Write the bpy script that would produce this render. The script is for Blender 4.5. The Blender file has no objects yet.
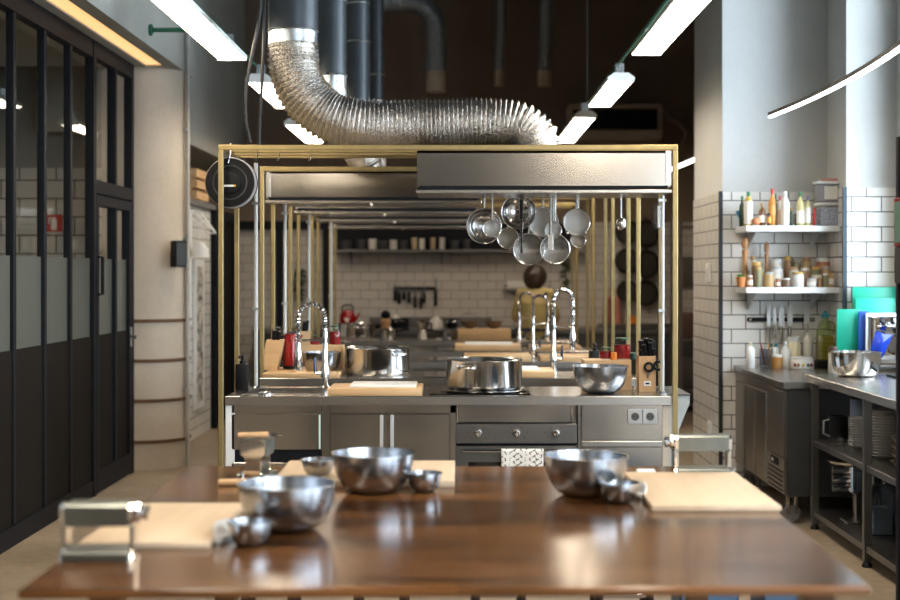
import bpy, bmesh, math, random
from mathutils import Vector, Matrix
R = random.Random(7)
PI = math.pi
COL = bpy.context.scene.collection
SC = bpy.context.scene
FPX = 1400.0
def PX(px, Y): return (px - 460.0) * Y / FPX
def PZ(py, Y): return 1.5 - (py - 272.0) * Y / FPX

# ------------------------------------------------------------------ mesh builder
class MB:
    def __init__(s): s.v = []; s.f = []; s.m = []; s.mi = 0
    def add(s, vs, fs):
        o = len(s.v); s.v += [tuple(p) for p in vs]
        for f in fs: s.f.append([i + o for i in f]); s.m.append(s.mi)
        return s
    def box(s, x0, x1, y0, y1, z0, z1, bev=0.0, seg=1):
        if bev <= 0:
            return s.add([(x0,y0,z0),(x1,y0,z0),(x1,y1,z0),(x0,y1,z0),(x0,y0,z1),(x1,y0,z1),(x1,y1,z1),(x0,y1,z1)],
                         [(0,3,2,1),(4,5,6,7),(0,1,5,4),(1,2,6,5),(2,3,7,6),(3,0,4,7)])
        b = bmesh.new(); bmesh.ops.create_cube(b, size=1)
        for v in b.verts:
            v.co = ((x0+x1)/2 + v.co.x*(x1-x0), (y0+y1)/2 + v.co.y*(y1-y0), (z0+z1)/2 + v.co.z*(z1-z0))
        bmesh.ops.bevel(b, geom=b.edges[:], offset=bev, segments=seg, affect='EDGES', profile=0.5)
        b.verts.index_update()
        s.add([v.co[:] for v in b.verts], [[v.index for v in f.verts] for f in b.faces]); b.free(); return s
    def tube(s, pts, r, n=8, closed=False, cap=True):
        P = [Vector(p) for p in pts]; N = len(P)
        rr = r if isinstance(r, (list, tuple)) else [r]*N
        T = []
        for i in range(N):
            a = P[i-1] if (i > 0 or closed) else P[i]; b = P[(i+1) % N] if (i < N-1 or closed) else P[i]
            t = b - a; T.append(t.normalized() if t.length > 1e-9 else Vector((0,0,1)))
        u = T[0].orthogonal().normalized(); rings = []
        for i in range(N):
            u = (u - T[i]*u.dot(T[i])); u = u.normalized() if u.length > 1e-6 else T[i].orthogonal().normalized()
            w = T[i].cross(u)
            rings.append([P[i] + (u*math.cos(2*PI*k/n) + w*math.sin(2*PI*k/n))*rr[i] for k in range(n)])
        vs = [p for ring in rings for p in ring]; fs = []
        for i in range(N if closed else N-1):
            j = (i+1) % N
            for k in range(n):
                q = (k+1) % n; fs.append((i*n+k, i*n+q, j*n+q, j*n+k))
        if cap and not closed:
            fs.append(tuple(range(n))[::-1]); fs.append(tuple((N-1)*n+k for k in range(n)))
        return s.add(vs, fs)
    def cyl(s, p0, p1, r0, r1=None, n=16): return s.tube([p0, p1], [r0, r0 if r1 is None else r1], n)
    def lathe(s, prof, c=(0,0,0), n=24, close=False):
        vs = []; fs = []; idx = []
        for (r, z) in prof:
            if r < 1e-6: idx.append([len(vs)]); vs.append((c[0], c[1], c[2]+z))
            else:
                idx.append(list(range(len(vs), len(vs)+n)))
                vs += [(c[0]+r*math.cos(2*PI*k/n), c[1]+r*math.sin(2*PI*k/n), c[2]+z) for k in range(n)]
        for i in range(len(prof) - (0 if close else 1)):
            a, b = idx[i], idx[(i+1) % len(prof)]
            for k in range(n):
                q = (k+1) % n
                if len(a) == 1 and len(b) == 1: continue
                if len(a) == 1: fs.append((a[0], b[q], b[k]))
                elif len(b) == 1: fs.append((a[k], a[q], b[0]))
                else: fs.append((a[k], a[q], b[q], b[k]))
        return s.add(vs, fs)
    def ell(s, c, rx, ry=None, rz=None, n=16, m=10):
        ry = rx if ry is None else ry; rz = rx if rz is None else rz
        o = len(s.v)
        s.lathe([(math.sin(PI*i/m) if 0 < i < m else 0, -math.cos(PI*i/m)) for i in range(m+1)], n=n)
        for i in range(o, len(s.v)):
            x, y, z = s.v[i]; s.v[i] = (c[0]+x*rx, c[1]+y*ry, c[2]+z*rz)
        return s
    def torus(s, c, R_, r, axis='z', n=32, k=8):
        pts = []
        for i in range(n):
            a = 2*PI*i/n; x, y = R_*math.cos(a), R_*math.sin(a)
            pts.append(Vector(c) + Vector({'z': (x,y,0), 'y': (x,0,y), 'x': (0,x,y)}[axis]))
        return s.tube(pts, r, k, closed=True)
    def prism(s, poly, axis, a0, a1):
        f = {'x': lambda p, a: (a, p[0], p[1]), 'y': lambda p, a: (p[0], a, p[1]), 'z': lambda p, a: (p[0], p[1], a)}[axis]
        n = len(poly)
        return s.add([f(p, a0) for p in poly] + [f(p, a1) for p in poly],
                     [tuple(range(n))[::-1], tuple(range(n, 2*n))] + [(i, (i+1) % n, n+(i+1) % n, n+i) for i in range(n)])
    def xf(s, M, start=0):
        for i in range(start, len(s.v)): s.v[i] = tuple(M @ Vector(s.v[i]))
        return s
    def mesh(s, name, ang=35):
        me = bpy.data.meshes.new(name); me.from_pydata(s.v, [], s.f)
        b = bmesh.new(); b.from_mesh(me); bmesh.ops.recalc_face_normals(b, faces=b.faces[:]); b.to_mesh(me); b.free()
        me.polygons.foreach_set('material_index', s.m); me.polygons.foreach_set('use_smooth', [True]*len(me.polygons))
        me.set_sharp_from_angle(angle=math.radians(ang)); me.update(); return me
    def build(s, name, mat, parent=None, ang=35, loc=None):
        me = s.mesh(name, ang)
        for m in (mat if isinstance(mat, (list, tuple)) else [mat]): me.materials.append(m)
        o = bpy.data.objects.new(name, me); COL.objects.link(o)
        if parent: o.parent = parent
        if loc: o.location = loc
        return o

def tag(o, label, cat, group=None):
    o['label'] = label; o['category'] = cat
    if group: o['group'] = group
    return o
def thing(name, label, cat, loc=(0,0,0), rz=0.0, group=None):
    o = bpy.data.objects.new(name, None); o.empty_display_size = 0.05; COL.objects.link(o)
    o.location = loc; o.rotation_euler = (0, 0, rz); return tag(o, label, cat, group)
def struct(name, mb, mat, parent=None, ang=35):
    o = mb.build(name, mat, parent, ang)
    if parent is None: o['kind'] = 'structure'
    return o
def dup(root, loc=None, rz=None, label=None, group=None):
    def rec(o, par):
        c = o.copy(); COL.objects.link(c)
        if par: c.parent = par
        for ch in list(o.children): rec(ch, c)
        return c
    r = rec(root, None)
    if loc is not None: r.location = loc
    if rz is not None: r.rotation_euler = (0, 0, rz)
    if label: r['label'] = label
    if group: r['group'] = group
    return r
ORD = ['first','second','third','fourth','fifth','sixth','seventh','eighth','ninth','tenth','eleventh','twelfth','thirteenth','fourteenth','fifteenth','sixteenth']

# ------------------------------------------------------------------ materials
def newmat(name):
    m = bpy.data.materials.new(name); m.use_nodes = True
    nt = m.node_tree; return m, nt, nt.nodes['Principled BSDF']
def link(nt, a, b): nt.links.new(a, b)
def coords(nt, scale=(1,1,1), kind='Object'):
    tc = nt.nodes.new('ShaderNodeTexCoord'); mp = nt.nodes.new('ShaderNodeMapping')
    mp.inputs['Scale'].default_value = scale; link(nt, tc.outputs[kind], mp.inputs['Vector']); return mp.outputs['Vector']
def noise(nt, vec, scale, detail=4, rough=0.55):
    n = nt.nodes.new('ShaderNodeTexNoise'); n.inputs['Scale'].default_value = scale
    n.inputs['Detail'].default_value = detail; n.inputs['Roughness'].default_value = rough
    link(nt, vec, n.inputs['Vector']); return n.outputs['Fac']
def ramp(nt, fac, stops):
    r = nt.nodes.new('ShaderNodeValToRGB'); e = r.color_ramp.elements
    while len(e) < len(stops): e.new(0.5)
    for i, (p, c) in enumerate(stops):
        e[i].position = p; e[i].color = (c[0], c[1], c[2], 1) if not isinstance(c, (int, float)) else (c, c, c, 1)
    link(nt, fac, r.inputs['Fac']); return r.outputs['Color']
def bump(nt, fac, bs, strength=0.2, dist=0.005):
    b = nt.nodes.new('ShaderNodeBump'); b.inputs['Strength'].default_value = strength; b.inputs['Distance'].default_value = dist
    link(nt, fac, b.inputs['Height']); link(nt, b.outputs['Normal'], bs.inputs['Normal'])
def M(name, c, rough=0.5, metal=0.0, var=0.12, scale=8.0, bmp=0.0, coat=0.0, stretch=(1,1,1), rvar=0.0):
    m, nt, bs = newmat(name)
    v = coords(nt, stretch); f = noise(nt, v, scale)
    link(nt, ramp(nt, f, [(0.25, [x*(1-var) for x in c]), (0.75, [min(1, x*(1+var)) for x in c])]), bs.inputs['Base Color'])
    bs.inputs['Roughness'].default_value = rough; bs.inputs['Metallic'].default_value = metal
    if rvar: link(nt, ramp(nt, f, [(0.3, max(0.02, rough-rvar)), (0.7, rough+rvar)]), bs.inputs['Roughness'])
    if coat: bs.inputs['Coat Weight'].default_value = coat; bs.inputs['Coat Roughness'].default_value = 0.12
    if bmp: bump(nt, f, bs, bmp, 0.004)
    return m
def emit(name, c, st):
    m, nt, bs = newmat(name)
    bs.inputs['Base Color'].default_value = (0.8, 0.8, 0.8, 1)
    bs.inputs['Emission Color'].default_value = (*c, 1); bs.inputs['Emission Strength'].default_value = st; return m
def glassy(name, tint, gloss=0.06, rough=0.02):
    m = bpy.data.materials.new(name); m.use_nodes = True; nt = m.node_tree
    nt.nodes.remove(nt.nodes['Principled BSDF']); out = nt.nodes['Material Output']
    t = nt.nodes.new('ShaderNodeBsdfTransparent'); t.inputs['Color'].default_value = (*tint, 1)
    g = nt.nodes.new('ShaderNodeBsdfGlossy'); g.inputs['Roughness'].default_value = rough; g.inputs['Color'].default_value = (1,1,1,1)
    lw = nt.nodes.new('ShaderNodeFresnel'); lw.inputs['IOR'].default_value = 1.4
    ge = nt.nodes.new('ShaderNodeNewGeometry'); fr_ = nt.nodes.new('ShaderNodeMath'); fr_.operation = 'MULTIPLY_ADD'; link(nt, ge.outputs['Backfacing'], fr_.inputs[0]); fr_.inputs[1].default_value = -1; fr_.inputs[2].default_value = 1
    fm = nt.nodes.new('ShaderNodeMath'); fm.operation = 'MULTIPLY'; link(nt, lw.outputs['Fac'], fm.inputs[0]); link(nt, fr_.outputs[0], fm.inputs[1])
    mx = nt.nodes.new('ShaderNodeMixShader'); link(nt, fm.outputs[0], mx.inputs['Fac'])
    link(nt, t.outputs[0], mx.inputs[1]); link(nt, g.outputs[0], mx.inputs[2]); link(nt, mx.outputs[0], out.inputs['Surface']); return m
def tile(name, axis, c=(0.80,0.785,0.75), off=(0,0), w=0.2, h=0.1, grout=(0.05,0.05,0.052), ms=0.0036):
    m, nt, bs = newmat(name)
    tc = nt.nodes.new('ShaderNodeTexCoord'); sp = nt.nodes.new('ShaderNodeSeparateXYZ'); cb = nt.nodes.new('ShaderNodeCombineXYZ')
    link(nt, tc.outputs['Object'], sp.inputs[0])
    def addc(o, k):
        a = nt.nodes.new('ShaderNodeMath'); a.operation = 'ADD'; a.inputs[1].default_value = k; link(nt, o, a.inputs[0]); return a.outputs[0]
    link(nt, addc(sp.outputs['X' if axis == 'y' else 'Y'], off[0]+20*w), cb.inputs['X']); link(nt, addc(sp.outputs['Z'], off[1]), cb.inputs['Y'])
    b = nt.nodes.new('ShaderNodeTexBrick'); link(nt, cb.outputs[0], b.inputs['Vector'])
    b.inputs['Scale'].default_value = 1; b.inputs['Brick Width'].default_value = w; b.inputs['Row Height'].default_value = h
    b.inputs['Mortar Size'].default_value = ms; b.inputs['Mortar Smooth'].default_value = 0.1; b.offset = 0.5
    b.inputs['Color1'].default_value = (*c, 1); b.inputs['Color2'].default_value = (*[x*0.93 for x in c], 1); b.inputs['Mortar'].default_value = (*grout, 1)
    link(nt, b.outputs['Color'], bs.inputs['Base Color'])
    link(nt, ramp(nt, b.outputs['Fac'], [(0.0, 0.16), (1.0, 0.8)]), bs.inputs['Roughness'])
    inv = nt.nodes.new('ShaderNodeMath'); inv.operation = 'SUBTRACT'; inv.inputs[0].default_value = 1; link(nt, b.outputs['Fac'], inv.inputs[1])
    bump(nt, inv.outputs[0], bs, 0.5, 0.002); return m
def plaster(name, c, s=3.0, var=0.14, rough=0.85):
    m, nt, bs = newmat(name); v = coords(nt)
    a = noise(nt, v, s, 8, 0.65); b2 = noise(nt, v, s*14, 5, 0.6)
    mx = nt.nodes.new('ShaderNodeMath'); mx.operation = 'MULTIPLY_ADD'; link(nt, b2, mx.inputs[0]); mx.inputs[1].default_value = 0.3
    mul = nt.nodes.new('ShaderNodeMath'); mul.operation = 'MULTIPLY'; mul.inputs[1].default_value = 0.7; link(nt, a, mul.inputs[0]); link(nt, mul.outputs[0], mx.inputs[2])
    link(nt, ramp(nt, mx.outputs[0], [(0.3, [x*(1-var) for x in c]), (0.7, [min(1, x*(1+var)) for x in c])]), bs.inputs['Base Color'])
    bs.inputs['Roughness'].default_value = rough; bump(nt, mx.outputs[0], bs, 0.25, 0.004); return m
def wood(name, c1, c2, along='x', rough=0.5, coat=0.0, plank=0.0, fine=14.0, lo=.32, hi=.68):
    m, nt, bs = newmat(name)
    st = {'x': (0.9, 12, 12), 'y': (12, 0.9, 12), 'z': (12, 12, 0.9)}[along]
    v = coords(nt, st); f = noise(nt, v, 1.0*fine/7, 6, 0.6)
    v2 = coords(nt, tuple(x*0.25 for x in st)); g = noise(nt, v2, 1.6, 4, 0.5)
    add = nt.nodes.new('ShaderNodeMath'); add.operation = 'MULTIPLY_ADD'; link(nt, f, add.inputs[0]); add.inputs[1].default_value = 0.55
    h = nt.nodes.new('ShaderNodeMath'); h.operation = 'MULTIPLY'; h.inputs[1].default_value = 0.45; link(nt, g, h.inputs[0]); link(nt, h.outputs[0], add.inputs[2])
    colr = ramp(nt, add.outputs[0], [(lo, c1), (hi, c2)])
    if plank:
        tc = nt.nodes.new('ShaderNodeTexCoord'); b = nt.nodes.new('ShaderNodeTexBrick'); link(nt, tc.outputs['Object'], b.inputs['Vector'])
        b.inputs['Scale'].default_value = 1; b.inputs['Brick Width'].default_value = 1.15; b.inputs['Row Height'].default_value = plank; b.inputs['Mortar Size'].default_value = 0.0012
        b.inputs['Color1'].default_value = (1.15,1.12,1.1,1); b.inputs['Color2'].default_value = (0.66,0.64,0.62,1); b.inputs['Mortar'].default_value = (0.25,0.22,0.2,1)
        mm = nt.nodes.new('ShaderNodeMix'); mm.data_type = 'RGBA'; mm.blend_type = 'MULTIPLY'; mm.inputs['Factor'].default_value = 1
        link(nt, colr, mm.inputs['A']); link(nt, b.outputs['Color'], mm.inputs['B']); colr = mm.outputs['Result']
    link(nt, colr, bs.inputs['Base Color']); bs.inputs['Roughness'].default_value = rough
    if coat: bs.inputs['Coat Weight'].default_value = coat; bs.inputs['Coat Roughness'].default_value = 0.1
    bump(nt, add.outputs[0], bs, 0.08, 0.002); return m

steel   = M('brushed steel', (0.43,0.415,0.395), 0.27, 1.0, 0.008, 3.0, 0.0)
steelh  = M('brushed steel sheet', (0.45,0.43,0.405), 0.18, 1.0, 0.008, 3.0, 0.0)
steelv  = M('brushed steel cabinet', (0.44,0.425,0.405), 0.20, 1.0, 0.01, 3.0, 0.0)
satin   = M('satin steel bowl', (0.40,0.415,0.44), 0.24, 1.0, 0.01, 6.0)
polish  = M('polished steel pot', (0.58,0.57,0.56), 0.14, 1.0, 0.01, 8.0)
chrome  = M('chrome', (0.80,0.81,0.83), 0.07, 1.0, 0.02, 12.0)
zinc    = M('galvanised sheet', (0.50,0.55,0.58), 0.32, 1.0, 0.15, 14.0, rvar=0.08)
brass   = M('brass tube', (0.345,0.268,0.125), 0.42, 0.8, 0.10, 20.0)
blackm  = M('black powder coat', (0.008,0.009,0.012), 0.55, 0.0, 0.2, 20.0)
blackm.node_tree.nodes['Principled BSDF'].inputs['Specular IOR Level'].default_value = 0.12
blackp  = M('black plastic', (0.006,0.006,0.007), 0.45, 0.0, 0.15, 20.0)
blackp.node_tree.nodes['Principled BSDF'].inputs['Specular IOR Level'].default_value = 0.2
darkduct= M('dark painted duct', (0.038,0.047,0.054), 0.42, 0.3, 0.25, 9.0)
blackgl = M('black hob glass', (0.006,0.006,0.007), 0.06, 0.0, 0.1, 9.0, coat=0.5)
rubber  = M('grey rubber', (0.06,0.06,0.06), 0.7)
lowpan  = M('dark brown panel', (0.012,0.0105,0.009), 0.6, 0.0, 0.15, 3.0)
lowpan.node_tree.nodes['Principled BSDF'].inputs['Specular IOR Level'].default_value = 0.06
film    = glassy('window glass grey tint', (0.56,0.60,0.58))
white   = M('white plastic', (0.80,0.80,0.78), 0.35, 0, 0.03, 6)
offwhite= M('white lacquer', (0.70,0.72,0.73), 0.4, 0, 0.03, 6)
boardw  = wood('pale maple board', (0.46,0.34,0.22), (0.60,0.465,0.325), 'y', 0.55)
bamboo  = wood('bamboo', (0.52,0.32,0.15), (0.70,0.47,0.25), 'x', 0.45)
beech   = wood('beech wood', (0.45,0.26,0.12), (0.58,0.36,0.18), 'z', 0.45)
millw   = wood('turned wood', (0.32,0.15,0.06), (0.46,0.24,0.10), 'z', 0.35)
tablew  = wood('stained table wood', (0.015,0.0055,0.002), (0.19,0.080,0.025), 'x', 0.17, 0.0, plank=0.145, fine=8, lo=.41, hi=.63)
red     = M('red enamel', (0.27,0.006,0.007), 0.15, 0, 0.1, 6, coat=0.4)
jam     = M('red preserve', (0.20,0.007,0.007), 0.15, 0, 0.5, 60)
orange  = M('orange plastic', (0.75,0.22,0.03), 0.4)
green_l = M('green lid', (0.018,0.075,0.035), 0.35)
glass   = glassy('clear glass', (0.93,0.95,0.95))
plastic_clear = glassy('clear plastic', (0.80,0.83,0.86), rough=0.15)
smoke   = glassy('frosted plastic tub', (0.72,0.76,0.80), rough=0.3)
greenb  = M('green cutting board', (0.010,0.40,0.27), 0.4, 0, 0.05, 6)
blueb   = M('blue plastic', (0.015,0.09,0.45), 0.4, 0, 0.1, 6)
steelblu= M('blue grey paint', (0.05,0.13,0.24), 0.5, 0, 0.1, 6)
concrete= plaster('polished concrete floor', (0.27,0.215,0.155), 1.1, 0.42, 0.5)
plast_w = plaster('warm grey plaster', (0.45,0.395,0.325), 2.0, 0.12)
plast_c = plaster('cool grey plaster', (0.53,0.54,0.53), 2.0, 0.06)
beamgr  = plaster('grey beam paint', (0.38,0.38,0.34), 2.0, 0.10)
darkw   = plaster('dark brown wall paint', (0.20,0.145,0.105), 2.0, 0.12, 0.9)
ceilm   = plaster('dark ceiling paint', (0.06,0.052,0.045), 2.0, 0.12, 0.9)
rust    = M('rusty strap', (0.11,0.055,0.025), 0.8, 0.2, 0.4, 30, 0.3)
tile_y  = tile('white tile facing room', 'y')
tile_x  = tile('white tile on return', 'x')
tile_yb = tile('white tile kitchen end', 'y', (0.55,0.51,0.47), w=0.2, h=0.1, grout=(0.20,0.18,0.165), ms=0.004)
tile_in = tile('white tile beyond glass', 'y', (0.55,0.55,0.53), w=0.3, h=0.15, ms=0.006)
lampW   = emit('lamp diffuser', (1.0,0.84,0.64), 30.0)
ledW    = emit('warm led strip', (1.0,0.55,0.20), 1.1)
ledR    = emit('linear led diffuser', (1.0,0.97,0.93), 6.0)
gtube   = M('green conduit', (0.02,0.12,0.06), 0.45)
cable   = M('black cable', (0.012,0.012,0.013), 0.5)
creamc  = M('cream ceramic', (0.62,0.60,0.56), 0.25, 0, 0.05, 8)
# ================================================================== SETTING
frost = M('frosted glass film', (0.085,0.092,0.080), 0.3, 0, 0.05, 2)
struct('floor', MB().box(-7,4.4,-5,15.6,-0.1,0), concrete)
struct('ceiling', MB().box(-7,4.4,-5,15.6,4.7,4.8), ceilm)
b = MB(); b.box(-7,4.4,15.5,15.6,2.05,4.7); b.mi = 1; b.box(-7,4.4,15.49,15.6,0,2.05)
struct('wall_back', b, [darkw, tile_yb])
# wall behind the camera, with its windows open to daylight
def holed(x0,x1,z0,z1,holes,y0,y1,axis):
    b = MB(); xs = x0
    def bx(a0,a1,c0,c1):
        if axis == 'y': b.box(a0,a1,y0,y1,c0,c1)
        else: b.box(y0,y1,a0,a1,c0,c1)
    for (h0,h1,k0,k1) in holes:
        bx(xs,h0,z0,z1); bx(h0,h1,z0,k0); bx(h0,h1,k1,z1); xs = h1
    bx(xs,x1,z0,z1); return b
FW = [(3.25,4.2,0.5,4.4)]
struct('wall_front', holed(-7,4.4,0,4.7,FW,-4.1,-4.0,'y'), plaster('warm beige plaster', (0.52,0.42,0.31), 2.0, 0.10))
d4 = struct('added_dark_door', MB().box(-1.75,-1.65,-4.0,-3.93,0,3.3).box(1.15,1.25,-4.0,-3.93,0,3.3).box(-1.65,1.15,-4.0,-3.93,3.2,3.3), blackm)  # unseen dark door, added to darken the middle of the steel reflections
for a in (-1.65,-.25): struct('door_leaf', MB().box(a+.01,a+1.39,-3.99,-3.95,0.01,3.19), lowpan, d4)
RW = [(-3.0,-0.9,0.6,3.9),(-0.1,2.0,0.6,3.9),(2.6,4.3,0.6,3.9)]
struct('wall_right', holed(-4.1,4.9,0,4.7,RW,4.3,4.4,'x'), plast_c)
RN = [(6.15,7.5,1.05,4.2),(7.7,9.1,1.05,4.2)]
wn = 2
for ax, hs, p in (('y',FW,-4.05),('x',RW,4.35),('x',RN,2.95)):
    for (h0,h1,k0,k1) in hs:
        b = MB(); m = (h0+h1)/2
        for q in ((h0,h0+.05,k0,k1),(h1-.05,h1,k0,k1),(m-.025,m+.025,k0,k1),(h0+.05,h1-.05,k0,k0+.06),(h0+.05,h1-.05,k1-.06,k1),(h0+.05,h1-.05,2.7,2.75)):
            if ax == 'y': b.box(q[0],q[1],p-.03,p+.03,q[2],q[3])
            else: b.box(p-.03,p+.03,q[0],q[1],q[2],q[3])
        wn += 1; struct('window_%d' % wn, b, blackm)
# ---- left: glazed partition in black steel
GX = -2.47
MY = [4.40,4.95,5.50,6.05,6.60,7.15,7.70,8.27,8.82]
w1 = struct('window_1', MB().box(GX-.04,GX+.03,3.2,9.30,2.93,3.05).box(GX-.04,GX+.03,3.2,9.30,0,0.11), blackm)
for y in MY:
    struct('mullion', MB().box(GX-.024,GX+.024,y-.022,y+.022,0.11,2.93,.004), blackm, w1)
ys = [3.3]+MY+[9.35]
for i in range(len(ys)-1):
    a, c = ys[i]+.024, ys[i+1]-.024
    struct('pane', MB().box(GX-.006,GX,a,c,1.59,2.93), glass, w1)
    struct('film_pane', MB().box(GX-.008,GX+.002,a,c,1.07,1.59), frost, w1)
    struct('lower_panel', MB().box(GX-.02,GX+.012,a,c,0.11,1.07), lowpan, w1)
d1 = struct('door_1', MB().box(GX-.03,GX+.03,9.33,9.40,0,3.05).box(GX-.03,GX+.03,10.41,10.48,0,3.05).box(GX-.03,GX+.03,9.40,10.41,2.94,3.05).box(GX-.03,GX+.03,9.40,10.41,2.03,2.12), blackm)
struct('door_leaf', MB().box(GX-.03,GX+.03,9.41,9.47,0.01,2.02).box(GX-.03,GX+.03,10.34,10.40,0.01,2.02).box(GX-.03,GX+.03,9.47,10.34,0.01,0.16).box(GX-.03,GX+.03,9.47,10.34,1.95,2.02).box(GX-.03,GX+.03,9.915,9.965,0.16,1.95), blackm, d1)
struct('transom_bar', MB().box(GX-.03,GX+.03,9.915,9.965,2.12,2.94), blackm, d1)
for a, c in ((9.47,9.915),(9.965,10.34)):
    struct('pane', MB().box(GX-.006,GX,a,c,1.59,1.95), glass, d1)
    struct('transom_pane', MB().box(GX-.006,GX,a,c,2.12,2.94), glass, d1)
    struct('film_pane', MB().box(GX-.008,GX+.002,a,c,1.07,1.59), frost, d1)
    struct('lower_panel', MB().box(GX-.02,GX+.012,a,c,0.16,1.07), lowpan, d1)
h = MB().cyl((GX+.03,10.37,1.02),(GX+.09,10.37,1.02),.012,n=10).tube([(GX+.09,10.37,1.02),(GX+.095,10.30,1.02),(GX+.095,10.24,1.02)],.010,8)
h.box(GX+.03,GX+.036,10.35,10.39,0.95,1.09); struct('door_handle', h, chrome, d1)
struct('pull_bar', MB().tube([(GX+.03,9.44,1.35),(GX+.06,9.44,1.35),(GX+.06,9.44,1.6),(GX+.03,9.44,1.6)],.012,8), blackm, d1)
batten_inner = (-4.6, 8.2, 10.2, 2.9)
# the room behind the partition
struct('wall_left', MB().box(-7,-6.9,-4,15.5,0,4.7), darkw)
b = MB(); b.box(-6.9,-2.62,11.45,11.6,2.35,4.7); b.mi = 1; b.box(-6.9,-2.62,11.44,11.6,1.55,2.35); b.mi = 2; b.box(-6.9,-2.62,11.45,11.6,0,1.55)
struct('wall_left', b, [plaster('dim grey wall', (0.22,0.23,0.22), 2), tile_in, lowpan])
# beam above the partition with its recessed warm light
b = MB().box(-6.9,-2.365,-4,10.55,3.05,3.2).box(-2.235,-2.13,-4,11.2,3.05,3.2).box(-2.365,-2.235,10.55,11.2,3.05,3.2).box(-2.6,-2.13,-4,11.2,3.2,4.7)
struct('beam_left', b, beamgr)
struct('trim_1', MB().box(-2.364,-2.236,0,10.54,3.062,3.09), ledW)
# round concrete column with straps
cl = struct('column_left', MB().lathe([(0,0),(.335,0),(.335,3.05),(0,3.05)],(-2.45,10.92,0),48), plast_w)
for z in (1.129,0.826,0.523,0.212):
    struct('strap', MB().lathe([(.334,-.013),(.348,-.010),(.348,.010),(.334,.013)],(-2.45,10.92,z),48,close=True), rust, cl)
# passage wall beyond the column
b = MB().box(-2.60,-2.38,12.1,13.35,0,2.09); b.mi = 1; b.box(-2.60,-2.38,12.085,12.0995,0,2.09); struct('wall_left', b, [tile_x, tile_y])
struct('trim_2', MB().box(-2.62,-2.34,12.05,13.4,2.09,2.14), M('grey ledge', (0.13,0.13,0.13), 0.6))
struct('wall_left', MB().box(-3.4,-2.38,11.25,15.5,2.63,4.7), beamgr)
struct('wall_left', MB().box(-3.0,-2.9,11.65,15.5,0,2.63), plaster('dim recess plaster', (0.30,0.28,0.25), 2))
d2 = struct('door_2', MB().box(-2.42,-2.33,13.4,13.5,0,2.1).box(-2.42,-2.33,14.5,14.6,0,2.1).box(-2.42,-2.33,13.5,14.5,2.0,2.1), blackm)
struct('door_leaf', MB().box(-2.40,-2.36,13.5,14.5,0.01,2.0), lowpan, d2)
d3 = struct('door_3', MB().box(-2.62,-1.42,15.38,15.47,1.97,2.06).box(-2.62,-2.52,15.38,15.47,0,1.97).box(-2.02,-1.95,15.38,15.47,0,1.97).box(-1.51,-1.42,15.38,15.47,0,1.97), blackm)
# right: pillars and niche
def two(name, boxes, tm):
    b = MB()
    for q in boxes: b.box(*q[:4], 2.06, 4.7)
    for q in boxes: b.mi = q[4]; b.box(*q[:4], 0, 2.06)
    return struct(name, b, tm)
def pillar(name, x0, x1, y0, y1, warm, cool):
    # painted above, tiled below; each face of the tiling follows its own plane
    b = MB(); b.box(x0+.008,x1,y0+.008,y1,2.06,4.7)
    b.mi = 1; b.add([(x0,y0,0),(x1,y0,0),(x1,y0,2.06),(x0,y0,2.06)],[(0,1,2,3)])
    b.mi = 2; b.add([(x0,y0,0),(x0,y1,0),(x0,y1,2.06),(x0,y0,2.06)],[(3,2,1,0)])
    b.mi = 1; b.add([(x0,y0,2.06),(x1,y0,2.06),(x1,y1,2.06),(x0,y1,2.06)],[(0,1,2,3)])
    b.add([(x0,y1,0),(x1,y1,0),(x1,y1,2.06),(x0,y1,2.06)],[(3,2,1,0)])
    return struct(name, b, [plast_c, tile_y, tile_x])
pillar('wall_right', 1.83, 4.4, 9.8, 10.98, 0, 0)
pillar('wall_right', 2.56, 4.4, 9.3, 9.79, 0, 0)
pillar('wall_right', 1.842, 2.9, 5.0, 5.86, 0, 0)
struct('wall_right', holed(5.0,9.3,0,4.7,RN,2.9,3.0,'x'), plast_c)
struct('wall_right', MB().box(2.9,4.4,4.9,5.0,0,4.7), plast_c)
struct('wall_right', MB().box(2.62,2.72,10.98,15.5,0,4.7), darkw)
for i, (x, y) in enumerate(((1.822,9.792),(2.552,9.292),(1.838,5.852))):
    struct('trim_%d' % (i+3), MB().box(x-.012,x+.014,y-.012,y+.014,0,2.065), blackm if i == 2 else M('grey corner trim %d' % i, (0.012,0.014,0.018) if i == 0 else (0.03,0.05,0.07), 0.5))

# ---- small fixtures on the left
t = thing('wall_pipe', 'thin grey conduit running up the right edge of the round column', 'pipe', (-2.10,10.80,0))
MB().cyl((0,0,0),(0,0,4.6),.016,n=10).build('pipe', M('grey conduit', (0.36,0.35,0.33), 0.5), t)
for z in (0.6,1.75,2.6): MB().box(-.03,.005,-.02,.02,z-.012,z+.012).build('pipe_clip', zinc, t)
t = thing('switch_box', 'small black upright control box fixed to the concrete column', 'control box', (PX(180,10.62),10.60,PZ(254,10.62)), 0.55)
MB().box(-.045,.045,-.035,.07,-.10,.10,.004).build('box', blackm, t)
MB().box(-.036,.036,-.040,-.036,-.085,.085).build('front_plate', M('dark glass plate', (0.012,0.011,0.010), 0.5), t)
t = thing('wall_lamp', 'white wire bracket lamp with round shade on the passage wall', 'lamp', (-2.36,12.25,1.94))
MB().tube([(0,0,.10),(.10,-.02,.08),(.235,-.05,-.10),(.0,0,.10)],.007,6).tube([(.10,-.02,.08),(.08,0,-.15)],.007,6).tube([(0,0,.04),(.16,-.03,-.10),(.235,-.05,-.10)],.007,6).build('bracket', white, t)
MB().lathe([(0,.06),(.03,.055),(.075,.0),(.08,-.07),(.07,-.07),(.065,0),(0,.03)],(.09,-.02,-.24),20).build('shade', white, t)
MB().ell((.09,-.02,-.27),.035).build('bulb', emit('warm bulb', (1,.75,.45), 3.0), t)
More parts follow.
